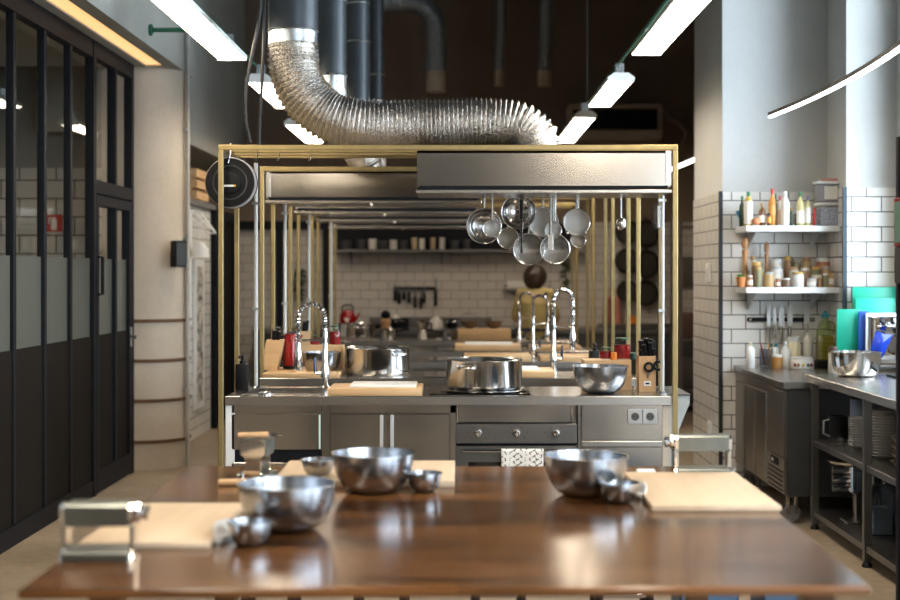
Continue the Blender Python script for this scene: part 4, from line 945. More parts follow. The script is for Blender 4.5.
# ---- things on the refrigerated counter
def bottle(name, label, x, y, z, r, h, body, cap, capc=None, neck=.35, sh=.62, lab=None, lz=(.12,.5), cat='bottle', group=None, capw=None, n=20, labr=None):
    t = thing(name, label, cat, (x,y,z), R.uniform(0,6), group)
    rn = r*neck; hc = h*.88
    MB().lathe([(0,0),(r*.92,0),(r,.02*h),(r,h*sh),(r*.85,h*(sh+.07)),(rn*1.1,h*(sh+.17)),(rn,h*.80),(rn,hc),(0,hc)],n=n).build('body', body, t)
    cw = capw or rn*1.18
    MB().lathe([(0,h),(cw*.9,h),(cw,h*.985),(cw,hc-.012*0-.02*h),(0,hc-.02*h)],n=n).build('cap', cap, t)
    if lab: MB().lathe([(r*1.012,h*lz[0]),(r*1.018,h*lz[0]),(r*1.018,h*lz[1]),(r*1.012,h*lz[1])],n=n,close=True).build('label', lab, t)
    return t
def lidjar(name, label, x, y, z, r, h, body, lid, cat='jar', group=None, lab=None, lidh=.16):
    t = thing(name, label, cat, (x,y,z), R.uniform(0,6), group)
    MB().lathe([(0,0),(r*.95,0),(r,.03*h),(r,h*(.95-lidh)),(r*.86,h*(1-lidh)),(0,h*(1-lidh))],n=20).build('body', body, t)
    MB().lathe([(0,h),(r*.90,h),(r*.94,h*.98),(r*.94,h*(1-lidh)),(0,h*(1-lidh))],n=20).build('lid', lid, t)
    if lab: MB().lathe([(r*1.01,h*.2),(r*1.02,h*.2),(r*1.02,h*.6),(r*1.01,h*.6)],n=20,close=True).build('label', lab, t)
    return t
PL = {}
def col(name, c, rough=.4, **k):
    if name not in PL: PL[name] = M(name, c, rough, 0, .06, 12, **k)
    return PL[name]
honey = col('honey', (0.42,0.20,0.05),.2); cream = col('cream liquid', (0.75,0.66,0.45)); teal = col('teal lid', (0.015,0.17,0.22)); paper = col('paper label', (0.78,0.75,0.68), .7)
ztr = col('pale translucent bottle', (0.62,0.61,0.57), .3)
yC = 9.50
bottle('squeeze_bottle', 'white squeeze bottle at the far left of the refrigerated counter', PX(750.5,yC), yC, FT, .030, .175, white, cream, neck=.3, sh=.68)
t = thing('utensil_holder', 'grey pot of utensils at the left on the refrigerated counter', 'utensil holder', (PX(767,9.58),9.60,FT))
MB().lathe([(0,0),(.045,0),(.048,.125),(.044,.125),(.042,.006),(0,.006)],n=20).build('pot', smoke, t)
for q in ((-.02,.0,-.02),(.01,.012,.015),(.018,-.01,.03)): MB().tube([(q[0]*.5,q[1],.01),(q[0]+q[2],q[1],.165)],.005,6).build('handle', red if q[0] < 0 else beech, t)
lidjar('plastic_tub', 'tub with teal lid behind the brown spread jar', PX(774,9.62), 9.64, FT, .034, .16, white, teal, 'tub')
lidjar('spread_jar', 'brown spread jar with white lid near the front of the refrigerated counter', PX(777,9.44), 9.44, FT, .037, .092, honey, white)
bottle('squeeze_bottle', 'pale squeeze bottle right of the brown spread jar', PX(785.5,9.47), 9.48, FT, .034, .18, ztr, white, neck=.3, sh=.66)
lidjar('glass_jar', 'large jar of cream sauce behind the white tub', PX(794,9.62), 9.64, FT, .048, .205, cream, ztr)
bottle('squeeze_bottle', 'tall pale squeeze bottle under the single right knife', PX(808.5,9.60), 9.62, FT, .034, .235, ztr, ztr, neck=.32, sh=.74)
t = lidjar('ice_cream_tub', 'wide white tub with coloured spots, front of the refrigerated counter', PX(802,9.42), 9.42, FT, .082, .078, white, white, 'tub', lidh=.25)
for i, (a, c_) in enumerate(((-2.4,red),(-2.1,PL['honey']),(-1.7,col('yellow spot',(.8,.6,.05))),(-1.3,green_l),(-1.0,red))):
    a -= t.rotation_euler.z; MB().ell((.0815*math.cos(a),.0815*math.sin(a),.028),.010,.010,.012,8,6).build('printed_spot', c_, t)
tag(MB().ell((0,0,.028),.032,.028,.028).ell((.045,.01,.024),.026,.024,.024).build('bread_roll', col('bread crust',(0.62,0.30,0.08),.6), None, 60, (PX(812,9.58)-.0,9.60,FT)), 'small golden bread roll between the white tub and the oil bottle', 'bread')
t = thing('oil_bottle', 'big square bottle of green olive oil with teal cap', 'oil bottle', (PX(825,9.52),9.52,FT+.052))
oil = col('olive oil',(0.17,0.155,0.012),.15,coat=.5)
b = MB().box(-.055,.055,-.05,.05,0,.17,.014,2); b.build('oil', oil, t)
MB().lathe([(.06,.168),(.058,.20),(.045,.245),(.022,.275),(.020,.29),(0,.29)],n=20).build('shoulder', glassy('clear green plastic',(0.75,0.82,0.55)), t)
MB().tube(spline([(.02,-.0,.262),(.06,0,.25),(.064,0,.20),(.056,0,.175)],10)[0],.008,8).build('grip', glassy('clear green grip',(0.72,0.80,0.55)), t)
MB().lathe([(0,.285),(.026,.285),(.026,.312),(.016,.318),(.010,.335),(0,.335)],n=16).build('cap', teal, t)
b = MB()
for i in range(5): b.box(-.0555,.0555,-.0505,.0505,.03+i*.028,.034+i*.028)
b.build('rib', col('oil rib',(0.08,0.075,0.006),.2), t)
tag(MB().box(-.065,.065,-.06,.06,0,.05,.006).build('black_tray', blackp, None, 35, (PX(825,9.52),9.52,FT)), 'low black block the oil bottle stands on', 'tray')
lidjar('spice_grinder', 'tall grey jar with dark lid, right of the oil bottle', PX(838,9.0)-.02, 9.05, FT, .030, .17, ztr, col('dark brown lid',(0.09,0.05,0.04)), 'jar', lidh=.24)
# magnetic knife rail with five knives
t = thing('knife_rail', 'dark magnetic knife rail on the tiled wall above the refrigerated counter', 'knife rail', (PX(781,9.78),9.785,PZ(319.5,9.78)))
MB().box(-.235,.235,-.012,.012,-.014,.014,.003).build('bar', blackm, t)
for q in (-.215,.215): MB().cyl((q,-.016,0),(q,-.012,0),.010,n=12).build('end_screw', chrome, t)
bladem = M('pale blade steel', (0.72,0.73,0.74), 0.45, 0.45, 0.03, 9)
def knife(label, px, top, bl, w, hl):
    z = PZ(top,9.76); t = thing('kitchen_knife', label, 'knife', (PX(px,9.755),9.7705,z), 0, 'knives on the magnetic rail')
    MB().prism([(-w*.5,-bl),(w*.5,-bl),(w*.5,-bl*.35),(w*.25,-.02),(w*.05,0),(-w*.3,-.03),(-w*.5,-bl*.4)],'y',-.0015,.0015).build('blade', bladem, t)
    MB().tube([(0,0,-bl),(0,0,-bl-.012),(0,0,-bl-hl)],[.007,.011,.010],8).build('handle', steel, t)
for i, q in enumerate(((769.5,305,.15,.028,.11),(775,306,.13,.030,.10),(782,304,.155,.040,.11),(790.5,302,.17,.036,.11),(807.5,301,.16,.040,.10))):
    knife(['narrow steel knife at the left end of the magnetic rail','short bright knife, second from the left on the magnetic rail','broad steel knife, third from the left on the magnetic rail','broad grey knife, fourth from the left on the magnetic rail','single knife apart from the others at the right end of the rail'][i], *q)
# ---- things on the steel work table
ST = .90
bowl('wide steel bowl on the right hand work table in front of the green boards', PX(856,8.05), 8.05, ST, .140, .138, 'bowls on the right hand work table', 'steel_bowl', polish, foot=.62)
def lean(label, pts, Y, th, mat, tilt=.12, cat='cutting board', name='cutting_board', group='plastic boards leaning at the right'):
    xs = [PX(p[0],Y) for p in pts]; z0 = min(PZ(p[1],Y) for p in pts); cx = sum(xs)/len(xs)
    o = MB().prism([(PX(p[0],Y)-cx, PZ(p[1],Y)-z0) for p in pts],'y',0,th).build(name, mat, None, 35, (cx,Y,ST)); o.rotation_euler = (-tilt,0,0)
    md = o.modifiers.new('edge','BEVEL'); md.width = .004; md.segments = 2; md.limit_method = 'ANGLE'; return tag(o, label, cat, group)
def leanb(label, x0, x1, ytop, Y, th, mat, tilt=.08, rz=0):
    h = PZ(ytop,Y)-FT; w = (PX(x1,Y)-PX(x0,Y))/2
    o = MB().box(-w,w,0,th,0,h,.004,2).build('cutting_board', mat, None, 35, (PX((x0+x1)/2,Y),Y,FT)); o.rotation_euler = (-tilt,0,rz); return tag(o, label, 'cutting board', 'plastic boards leaning at the right')
leanb('largest green plastic board, rearmost, leaning beside the tiled column', 852, 897, 287, 9.22, .015, greenb, -.02)
leanb('large green plastic board in front of the rearmost green one', 855, 898, 298, 9.18, .015, col('light green board',(0.015,0.47,0.33)), -.02)
o = leanb('smaller green plastic board standing at the left of the others', 836, 861, 309, 9.14, .012, greenb, -.06); o.rotation_euler.y = .0
leanb('narrow blue plastic board between the green and white ones', 858, 869, 311, 9.09, .012, blueb, -.03)
leanb('white plastic board in front of the green ones', 865.5, 898, 313, 9.06, .012, white, -.03)
t = pot('steel pot standing among the leaning boards behind the wide bowl', PX(882,8.70), 8.70, FT+.135, .085, .235, 0, 'stock_pot', True)
t = thing('foil_bag', 'bright blue packet tilted in front of the steel pot at the right', 'packet', (PX(876,8.53),8.535,FT+.137)); 
b = MB(); nx=8; 
def bagp(u,v,s): 
    w=.055*(1-.25*(1-v)); bulge=.022*math.sin(PI*u)*math.sin(PI*v)**.7
    return ((u-.5)*2*w+.02*v, s*bulge, v*.15+.006*math.sin(u*9)*(v>.95))
for s in (-1,1): b.add([bagp(i/8,j/8,s) for j in range(9) for i in range(9)],[(j*9+i,j*9+i+1,j*9+i+10,j*9+i+9) for j in range(8) for i in range(8)])
b.build('bag', col('blue foil',(0.01,0.05,0.50),.2), t, 60); MB().box(-.035,.085,-.004,.004,.150,.162).build('crimped_top', chrome, t); t.rotation_euler=(0,.22,.0)
t = thing('baking_tray', 'dark stacked baking trays under the steel pot and the blue packet', 'baking tray', (PX(886,7.3),7.3,ST), 0)
for i in range(3): MB().prism([(-.13,.0+i*.045),(.13,.0+i*.045),(.145,.04+i*.045),(.135,.04+i*.045),(.125,.010+i*.045),(-.125,.010+i*.045),(-.135,.04+i*.045),(-.145,.04+i*.045)],'y',-.17,.17).build('tray', M('dark bronze tray %d'%i,(0.10,0.075,0.05),.4,.6), t)
t.location = (PX(884,8.62),8.62,FT)
tag(MB().box(-.07,.07,-.10,.10,0,.014,.003).build('black_tablet', blackp, None, 35, (2.52,7.95,ST)), 'flat black slab at the front right of the work table', 'slab')
# plates in stacks on the middle shelf
def plates(n, x, y, z, r, where, step=.0135, mat=creamc):
    me = MB().lathe([(0,0),(r*.6,0),(r*.68,.006),(r,.016),(r,.020),(r*.66,.011),(r*.58,.006),(0,.006)],n=32).mesh('plate'); me.materials.append(mat)
    for i in range(n):
        o = bpy.data.objects.new('plate', me); COL.objects.link(o); o.location = (x,y,z+i*step)
        k = n-1-i
        tag(o, 'white plate in %s, %s' % (where, 'topmost' if k == 0 else ('lowest' if i == 0 else ORD[k]+' from the top')), 'plate', 'white plates stacked on the middle shelf')
plates(16, 2.245, 7.40, .52, .085, 'the large right stack on the shelf', .0155)
plates(12, 2.235, 7.80, .52, .07, 'the small stack behind the table leg')
t = thing('blue_canister', 'blue grey canister behind the small stack of plates', 'canister', (2.30,8.05,.52)); MB().lathe([(0,0),(.055,0),(.055,.24),(.05,.25),(0,.25)],n=20).build('body', col('blue grey canister',(0.16,0.20,0.28)), t); MB().lathe([(0,.27),(.052,.268),(.056,.25),(0,.25)],n=20).build('lid', blackp, t)
t = thing('plastic_jug', 'dark plastic jug on the middle shelf left of the plates', 'jug', (2.185,8.08,.52)); MB().lathe([(0,0),(.05,0),(.055,.15),(.051,.15),(.046,.006),(0,.006)],n=20).build('body', blackp, t); MB().tube([(-.05,0,.13),(-.085,0,.12),(-.085,0,.05),(-.05,0,.03)],.007,8).build('handle', col('grey grip',(0.16,0.18,0.20)), t)
for i, (px, Y, q) in enumerate(((836,7.85,'left'),(845,7.62,'right'))):
    tag(MB().lathe([(0,0),(.03,0),(.045,.045),(.041,.045),(.027,.005),(0,.005)],n=18).build('glass_cup', glass, None, 40, (PX(px,Y)+.02,Y,.52)), q+' of two small clear glass bowls on the middle shelf', 'glass bowl', 'clear glass bowls on the shelf')
for i in range(4):
    m = bpy.data.materials.get('woven rattan') or M('woven rattan',(0.30,0.25,0.19),.7,0,.6,90,.5)
    tag(MB().lathe([(0,0),(.07,0),(.10,.035),(.096,.035),(.066,.005),(0,.005)],n=24).build('rattan_basket', m, None, 40, (2.255,7.0,.52+i*.04)), 'speckled rattan basket in the stack right of the plates, '+['lowest','third from the top','second from the top','topmost'][i], 'basket', 'speckled baskets on the shelf')
# bottom shelf
t = thing('meat_grinder', 'steel kitchen machine parts on the bottom shelf of the work table', 'kitchen machine', (2.22,7.78,.11))
MB().box(-.03,.03,-.03,.03,0,.16,.004).box(-.09,.09,-.08,.08,0,.012,.003).build('stand', steel, t)
b = MB()
for k in range(3): b.cyl((-.15,0,.19+k*.05),(.06,0,.19+k*.05),.021,n=16)
b.box(-.06,.08,-.05,.05,.165,.32,.01).build('roller_head', chrome, t); MB().lathe([(0,.33),(.14,.33),(.15,.345),(0,.35)],(-.03,0,0),24).build('tray', polish, t)
b = MB()
for k in range(6): b.torus((.09+.0*k,-.02,.05+.012*k),.05,.003,'x',16,5)
b.build('wire_guard', steel, t); MB().tube([(.12,-.06,.02),(.12,-.06,.15),(.12,.05,.15)],.010,8).build('white_arm', white, t)
def tubx(label, x, y, w, d, h, hd=False):
    t = thing('plastic_container', label, 'container', (x,y,.11), 0, 'frosted containers on the bottom shelf')
    MB().box(-w,w,-d,-d+.004,0,h).box(-w,w,d-.004,d,0,h).box(-w,-w+.004,-d,d,0,h).box(w-.004,w,-d,d,0,h).box(-w,w,-d,d,0,.004).build('body', smoke, t)
    MB().box(-w-.006,w+.006,-d-.006,d+.006,h,h+.012,.003).build('lid', smoke, t)
    MB().box(-w+.01,w-.01,-d+.01,d-.01,.005,h*.55).build('contents', col('pale flour',(0.50,0.52,0.54)), t)
    if hd: MB().tube([(-w*.6,0,h+.01),(-w*.5,0,h+.08),(w*.3,0,h+.085),(w*.5,0,h+.01)],.008,8).build('handle', white, t)
tubx('frosted plastic container with handle on the bottom shelf', PX(879,7.45), 7.45, .06, .08, .25, True)
tubx('taller frosted plastic container at the right on the bottom shelf', PX(893,7.68), 7.70, .065, .08, .33)
# things hanging on the pier at the very right
t = thing('wall_sign', 'small dark green board with red frame hung on the tiled pier at the right edge', 'sign', (1.828,5.80,PZ(222,5.8)))
MB().box(-.012,.012,-.12,.06,-.10,.10,.002).build('frame', red, t); MB().box(-.014,.0,-.11,.05,-.085,.085).build('board_face', col('chalk green',(0.05,0.12,0.10),.8), t)
t = thing('oven_glove', 'black cloth hanging below the red framed board on the pier', 'cloth', (1.828,5.80,PZ(247,5.8)))
b = MB().prism([(-.05,0),(.05,0),(.056,-.08),(.05,-.15),(-.045,-.15),(-.055,-.08)],'x',-.012,.008); b.build('cloth', col('black cloth',(0.012,0.012,0.012),.9), t); MB().tube([(0,0,0),(0,0,.03)],.004,6).build('loop', blackp, t)
# ================================================================== NICHE SHELVES
def wshelf(label, z):
    t = thing('wall_shelf', label, 'shelf', (2.235,9.42,z-.04), 0, 'white wall shelves in the tiled niche')
    MB().box(-.31,.325-.005,0,.378,0,.04,.002).build('board', offwhite, t)
    for x in (-.22,.22): MB().prism([(.378,-.12),(.378,0),(.10,0)],'x',x-.003,x+.003).build('bracket', offwhite, t)
S1, S2 = 1.813, 1.397
wshelf('upper white wall shelf carrying the bottles', S1); wshelf('lower white wall shelf crowded with spice jars', S2)
gg = 'bottles and tubs on the upper shelf'
greenglass = col('dark green glass',(0.015,0.04,0.012),.12); amber = col('amber glass',(0.14,0.05,0.012),.15); redcap = col('red cap',(0.55,0.03,0.02)); pink = col('pink red cap',(0.55,0.06,0.10)); grcap = col('green cap',(0.015,0.16,0.06)); bluecap = col('blue violet cap',(0.10,0.10,0.28)); orangeliq = col('orange sauce',(0.62,0.25,0.04),.3); clearliq = col('pale yellow oil',(0.55,0.48,0.22),.2); milk = col('milky glass',(0.72,0.70,0.64),.3)
def sb(label, u0, u1, v0, body, cap, lab=None, Y=9.50, lz=(.08,.55), **k):
    x0, x1 = 730+u0/7.5, 730+u1/7.5; s = FPX/Y
    r = (x1-x0)/2/s; h = PZ(160+v0/7.5,Y)-S1
    return bottle('bottle', label, PX((x0+x1)/2,Y), Y, S1, r, h, body, cap, lab=lab, lz=lz, group=gg, n=16, **k)
sb('dark green bottle at the left end of the upper shelf, behind the white labelled one', 68, 115, 270, greenglass, grcap, None, 9.66)
sb('large bottle with green cap and tall white label at the left of the upper shelf', 105, 170, 238, col('yellow oil',(0.50,0.36,0.09),.2), grcap, paper, 9.48, (.05,.72), sh=.70)
sb('small brown bottle with dark label on the upper shelf', 215, 265, 322, amber, col('bronze cap',(0.35,0.20,0.08)), paper, 9.48, (.15,.45))
sb('tall sauce bottle with bright red cap on the upper shelf', 288, 345, 215, orangeliq, redcap, col('orange label',(0.70,0.36,0.10)), 9.52, (.30,.55))
sb('little dark jar in front of the red capped bottle', 276, 308, 400, amber, blackp, col('ochre label',(0.62,0.32,0.05)), 9.45, (.2,.7), neck=.7)
sb('bottle with pink red cap in the middle of the upper shelf', 353, 395, 270, milk, pink, col('peach label',(0.70,0.45,0.32)), 9.60)
sb('white labelled bottle with white cap in the middle of the upper shelf', 382, 444, 235, milk, white, paper, 9.48, (.06,.68), sh=.68)
sb('green capped slim bottle right behind the red capped one', 328, 356, 250, greenglass, grcap, None, 9.70)
sb('small dark bottle with ochre neck, right of the white capped bottle', 443, 470, 358, greenglass, col('ochre cap',(0.5,0.3,0.05)), None, 9.50, neck=.6)
sb('tiny dark bottle beside the green capped oil', 484, 502, 400, greenglass, blackp, None, 9.52, neck=.6)
sb('oil bottle with bright green cap on the right half of the upper shelf', 498, 556, 238, clearliq, grcap, paper, 9.50, (.08,.45))
sb('slim bottle with blue violet cap and white label on the upper shelf', 560, 606, 270, clearliq, bluecap, paper, 9.50, (.1,.62))
sb('little red bottle next to the clear plastic tubs', 620, 642, 360, redcap, redcap, None, 9.50, neck=.6)
tag(MB().ell((0,0,.028),.030,.028,.028,14,10).build('garlic_bulb', col('onion skin',(0.55,0.22,0.10),.4), None, 60, (PX(756,9.45),9.445,S1)), 'small reddish onion on the upper shelf left of the brown bottle', 'onion')
t = thing('funnel', 'light blue funnel at the far left of the upper shelf', 'funnel', (1.955,9.72,S1)); MB().lathe([(.008,0),(.010,.05),(.040,.11),(.043,.11),(.012,.046),(.011,0)],n=18,close=True).build('cone', col('light blue plastic',(0.04,0.28,0.50)), t); t.rotation_euler=(0,-.0,0)
def tub(label, u0,u1,v0,z,Y,fill,lab=None,h=None):
    x0,x1 = 730+u0/7.5,730+u1/7.5; w=(PX(x1,Y)-PX(x0,Y))/2
    t = thing('storage_tub', label, 'tub', (PX((x0+x1)/2,Y),Y,z), 0, 'clear storage tubs on the upper shelf')
    MB().box(-w,w,-.07,.07,0,h-.012,.010,2).build('tub', plastic_clear, t); MB().box(-w+.006,w-.006,-.062,.062,.005,h*.78,.006).build('contents', fill, t)
    MB().box(-w-.004,w+.004,-.075,.075,h-.018,h,.005,2).build('lid', white, t)
    if lab: MB().box(-w*.45,w*.7,-.0715,-.0705,h*.15,h*.75).build('label', paper, t)
pasta_m = newmat('mixed dry goods'); m, nt, bs = pasta_m; v = coords(nt); vo = nt.nodes.new('ShaderNodeTexVoronoi'); vo.inputs['Scale'].default_value = 90; link(nt, v, vo.inputs['Vector'])
link(nt, ramp(nt, vo.outputs['Distance'], [(0.2,(0.75,0.75,0.78)),(0.55,(0.34,0.34,0.42))]), bs.inputs['Base Color'])
tub('lower clear tub of dry goods at the right end of the upper shelf', 652, 822, 325, S1, 9.55, m, None, .158)
tub('upper clear tub with white label stacked on the other tub', 640, 812, 165, S1+.1585, 9.55, col('brown grey dry goods',(0.40,0.35,0.35),.7), True, .145)
t = tag(MB().box(-.055,.055,-.04,.04,0,.02,.006).build('snack_packet', col('red white packet',(0.55,0.25,0.20)), None, 35, (PX(829,9.55),9.55,S1+.304)), 'small red and white packet on top of the stacked tubs', 'packet')
# ---- lower shelf of spices
def mill(label, u0,u1,v0,Y):
    x0,x1 = 730+u0/7.5,730+u1/7.5; r=(PX(x1,Y)-PX(x0,Y))/2; h=PZ(230+v0/7.5,Y)-S2
    t = thing('pepper_mill', label, 'pepper mill', (PX((x0+x1)/2,Y),Y,S2), 0, 'wooden pepper mills on the lower shelf')
    MB().lathe([(0,0),(r,0),(r,.02),(r*.72,h*.3),(r*.66,h*.55),(r*.9,h*.70),(r*.6,h*.74),(0,h*.74)],n=18).build('body', millw, t)
    MB().lathe([(0,h*.745),(r*.7,h*.75),(r*.95,h*.82),(r*.85,h*.94),(r*.4,h*.98),(0,h)],n=18).build('top', millw, t)
mill('tall turned pepper mill at the left of the lower shelf', 84, 142, 40, 9.68)
mill('shorter pale pepper mill on the lower shelf, right of the tall one', 254, 296, 85, 9.70)
sp = [((0.28,0.14,0.06),'brown'),((0.42,0.27,0.12),'ochre'),((0.13,0.075,0.045),'dark brown'),((0.55,0.50,0.42),'beige'),((0.20,0.19,0.10),'olive'),((0.34,0.12,0.05),'rust red'),((0.66,0.65,0.63),'white')]
lids = [((0.70,0.70,0.68),'white'),((0.30,0.18,0.08),'brown'),((0.35,0.35,0.34),'grey'),((0.50,0.32,0.08),'gold')]
rows = [('front', 9.47, [(128,172,340),(185,237,275),(243,330,315),(340,378,365),(384,456,362),(462,556,315),(575,648,360),(654,690,360),(694,736,325),(740,778,320)]),
        ('middle', 9.60, [(158,240,240),(300,400,270),(438,520,278),(524,600,285),(606,690,275),(696,752,270)]),
        ('back', 9.715, [(150,198,195),(300,392,220),(404,466,196),(470,535,215),(538,610,205),(640,752,208)])]
kk = 0
for rn, Y, L in rows:
    for i, (u0,u1,v0) in enumerate(L):
        a = sp[(kk*3+i) % 7]; l = lids[(kk*5+i*2+1) % 4] if rn != 'front' else lids[(i*3) % 4]
        x0,x1 = 730+u0/7.5,730+u1/7.5; r=(PX(x1,Y)-PX(x0,Y))/2*.94; h=PZ(230+v0/7.5,Y)-S2
        lidjar('spice_jar', '%s spice jar with %s lid, %s in the %s row, lower shelf' % (a[1], l[1], 'leftmost' if i == 0 else ('rightmost' if i == len(L)-1 else ORD[i]+' from left'), rn), PX((x0+x1)/2,Y), Y, S2, r, h, col('spice '+a[1],a[0],.3), col('jar lid '+l[1],l[0],.35), group='spice jars on the lower shelf', lab=paper if (kk+i) % 3 == 0 else None, lidh=.14)
        kk += 1
t = thing('plant_pot', 'small orange pot with a green sprig at the left end of the lower shelf', 'plant pot', (PX(741,9.46),9.46,S2))
MB().lathe([(0,0),(.022,0),(.033,.07),(.030,.07),(.02,.01),(0,.01)],n=16).build('pot', col('terracotta',(0.55,0.20,0.06),.6), t)
b = MB()
for i in range(9):
    a = i*2.4; p = Vector((.012*math.cos(a),.012*math.sin(a),.065)); q = p+Vector((.03*math.cos(a),.02*math.sin(a),.025)); w = Vector((-math.sin(a),math.cos(a),0))*.008
    b.add([p, (p+q)/2+w, q, (p+q)/2-w+Vector((0,0,.003))],[(0,1,2,3)])
b.build('leaves', col('leaf green',(0.05,0.22,0.04),.5), t)
t = thing('spice_bottle', 'pale bottle with yellow label and dark top behind the front jars', 'bottle', (PX(761,9.63),9.63,S2)) if False else bottle('bottle','small pale bottle with yellow label between the two pepper mills', PX(761,9.66), 9.66, S2, .021, .165, white, greenglass, lab=col('yellow label paper',(0.75,0.6,0.1)), lz=(.5,.66))
t = thing('wall_socket', 'white upright socket box on the left tiled face of the right pillar', 'socket', (1.828,10.25,PZ(273,10.25))); MB().box(-.02,0,-.06,.06,-.07,.07,.006).build('plate', white, t); MB().box(-.026,-.02,-.025,.025,-.035,.035,.003).build('rocker', offwhite, t)
t = thing('wall_socket', 'pale double socket low on the left tiled face of the right pillar', 'socket', (1.828,10.2,PZ(428,10.2))); MB().box(-.015,0,-.07,.07,-.05,.05,.005).build('plate', white, t); MB().box(-.02,-.015,-.05,-.01,-.03,.03).box(-.02,-.015,.01,.05,-.03,.03).build('rocker', offwhite, t)

# ================================================================== REAR OF THE KITCHEN
t = thing('wall_counter', 'dark grey counter along the far tiled wall', 'counter', (0,14.85,0))
cgrey = M('dark counter steel', (0.16,0.15,0.145), 0.35, 0.8, .1, 5)
MB().box(-2.2,2.55,0,.60,.845,.89,.003).build('worktop', cgrey, t); MB().box(-2.2,2.55,.03,.60,.10,.845).build('carcass', M('dark counter front',(0.035,0.034,0.034),.5), t)
MB().box(-1.0,.35,.56,.60,.89,1.0).build('upstand', cgrey, t)
b = MB()
for k in range(8):
    b = MB().box(-2.15+k*.585,-1.60+k*.585,.012,.03,.14,.82,.002); b.build('cabinet_door', M('dark cabinet door',(0.04,0.04,0.04),.45) if k == 0 else bpy.data.materials['dark cabinet door'], t)
t = thing('cup_shelf', 'long steel shelf high on the far tiled wall holding cups against black', 'shelf', (0,15.2,1.745))
MB().box(-1.36,1.38,0,.285,-.03,0,.002).build('board', cgrey, t); MB().box(-1.36,1.38,.26,.285,0,.30).build('backboard', blackm, t)
for x in (-1.2,-.2,.9): MB().prism([(.285,-.15),(.285,-.03),(.06,-.03)],'x',x-.004,x+.004).build('bracket', blackm, t)
cupm = [creamc, col('pale cup',(0.50,0.47,0.42)), col('wood cup',(0.40,0.30,0.18)), col('dark cup',(0.04,0.04,0.045))]
cl_ = [(346,.06,.10,3),(361,.05,.11,3),(372.5,.045,.115,0),(383,.05,.10,3),(393.5,.045,.105,0),(404,.05,.10,3),(414.5,.034,.13,2),(422,.030,.12,0),(433,.028,.13,2),(442,.032,.13,0),(455,.05,.10,3),(467,.05,.11,3),(580,.04,.10,1),(566,.05,.10,3)]
for i, (px, r, h, m_) in enumerate(cl_):
    t = tag(MB().lathe([(0,0),(r*.8,0),(r,h*.15),(r,h),(r*.93,h),(r*.9,.01),(0,.01)],n=18).build('cup', cupm[m_], None, 40, (PX(px,15.3),15.3,1.745)), '%s %s on the far shelf, %s counting from the left' % (['cream','pale grey','wooden','dark'][m_], 'cup' if h < .112 else 'beaker', (ORD[i]) ), 'cup', 'cups on the far shelf')
t = thing('knife_rail', 'dark magnetic rail on the far tiled wall', 'knife rail', (PX(415,15.47),15.475,PZ(288.5,15.47))); MB().box(-.24,.24,-.012,.012,-.018,.018).build('bar', blackm, t)
for i, (px, top, bot) in enumerate(((395,282,301),(399,284,304),(404,287,300),(409,284,303),(415,287,308),(421,288,309),(424,285,303),(435.5,276,306))):
    z = PZ(top,15.44); hgt = (bot-top)*15.44/FPX; t = thing('kitchen_knife', 'dark handled utensil on the far magnetic rail, %s from the left' % ORD[i], 'knife', (PX(px,15.44),15.445,z), 0, 'utensils on the far magnetic rail')
    MB().prism([(-.012,-hgt*.45),(.012,-hgt*.45),(.014,-.03),(0,0)],'y',0,.004).build('blade', M('dull blade',(0.2,0.2,0.2),.3,.9) if i == 0 else bpy.data.materials['dull blade'], t); MB().tube([(0,0,-hgt*.44),(0,0,-hgt)],[.014,.017],8).build('handle', blackp, t)
# stove items on the rear counter
for i, (px, r, h, lab) in enumerate(((400,.10,.11,'black cooking pot on the rear counter left of the middle'),(452,.06,.10,'small dark pan on the rear counter near the wooden boards'))):
    pot(lab, PX(px,15.1), 15.1, .89, r, h, 0, 'saucepan', True, blackm)
for i, (px, w) in enumerate(((373,'left'),(436,'right'))):
    t = thing('kettle_cover', w+' of two pale domed lids standing on the rear counter', 'lid', (PX(px+23*(1-i)-0,15.2),15.2,.89), 0, 'domed lids on the rear counter')
    MB().lathe([(0,.13),(.02,.128),(.05,.11),(.075,.07),(.08,0),(0,0)],n=22).build('dome', creamc, t); MB().ell((0,0,.14),.014).build('knob', creamc, t)
t = thing('paper_towel', 'pale roll of kitchen paper mounted on the far wall left of the person', 'paper roll', (PX(519,15.38),15.38,PZ(286,15.38)))
MB().cyl((-.13,0,0),(.13,0,0),.06,n=22).build('roll', creamc, t); MB().cyl((-.16,0,0),(.16,0,0),.012,n=10).box(-.165,-.155,-.01,.10,-.02,.02).box(.155,.165,-.01,.10,-.02,.02).build('holder', steel, t)
# dark pans hanging at the far right
for i, (px, py, r, w) in enumerate(((646,234,.155,'top right'),(627,232,.135,'top left'),(646,264,.155,'middle right'),(627,261,.14,'middle left'),(645,293,.145,'bottom right'),(627,291,.12,'bottom left'))):
    Y = 15.41 if px > 640 else 15.33; t = thing('frying_pan', 'dark frying pan hanging on the far tiled wall, %s of the cluster' % w, 'frying pan', (PX(px,Y),Y,PZ(py,Y)), 0, 'dark pans hanging on the far wall')
    b = MB().lathe([(0,0),(r*.8,0),(r,.045),(r*.97,.045),(r*.77,.005),(0,.005)],n=26); b.xf(Matrix.Rotation(PI/2,4,'X')); b.build('body', M('dark iron',(0.03,0.022,0.018),.4,.4) if i == 0 else bpy.data.materials['dark iron'], t)
    MB().tube([(0,-.03,r*.95),(0,.01,r*.95+.045)],[.012,.014],8).build('handle', bpy.data.materials['dark iron'], t); MB().cyl((0,.01,r*.95+.035),(0,15.49-Y,r*.95+.035),.006,n=8).build('nail', steel, t)
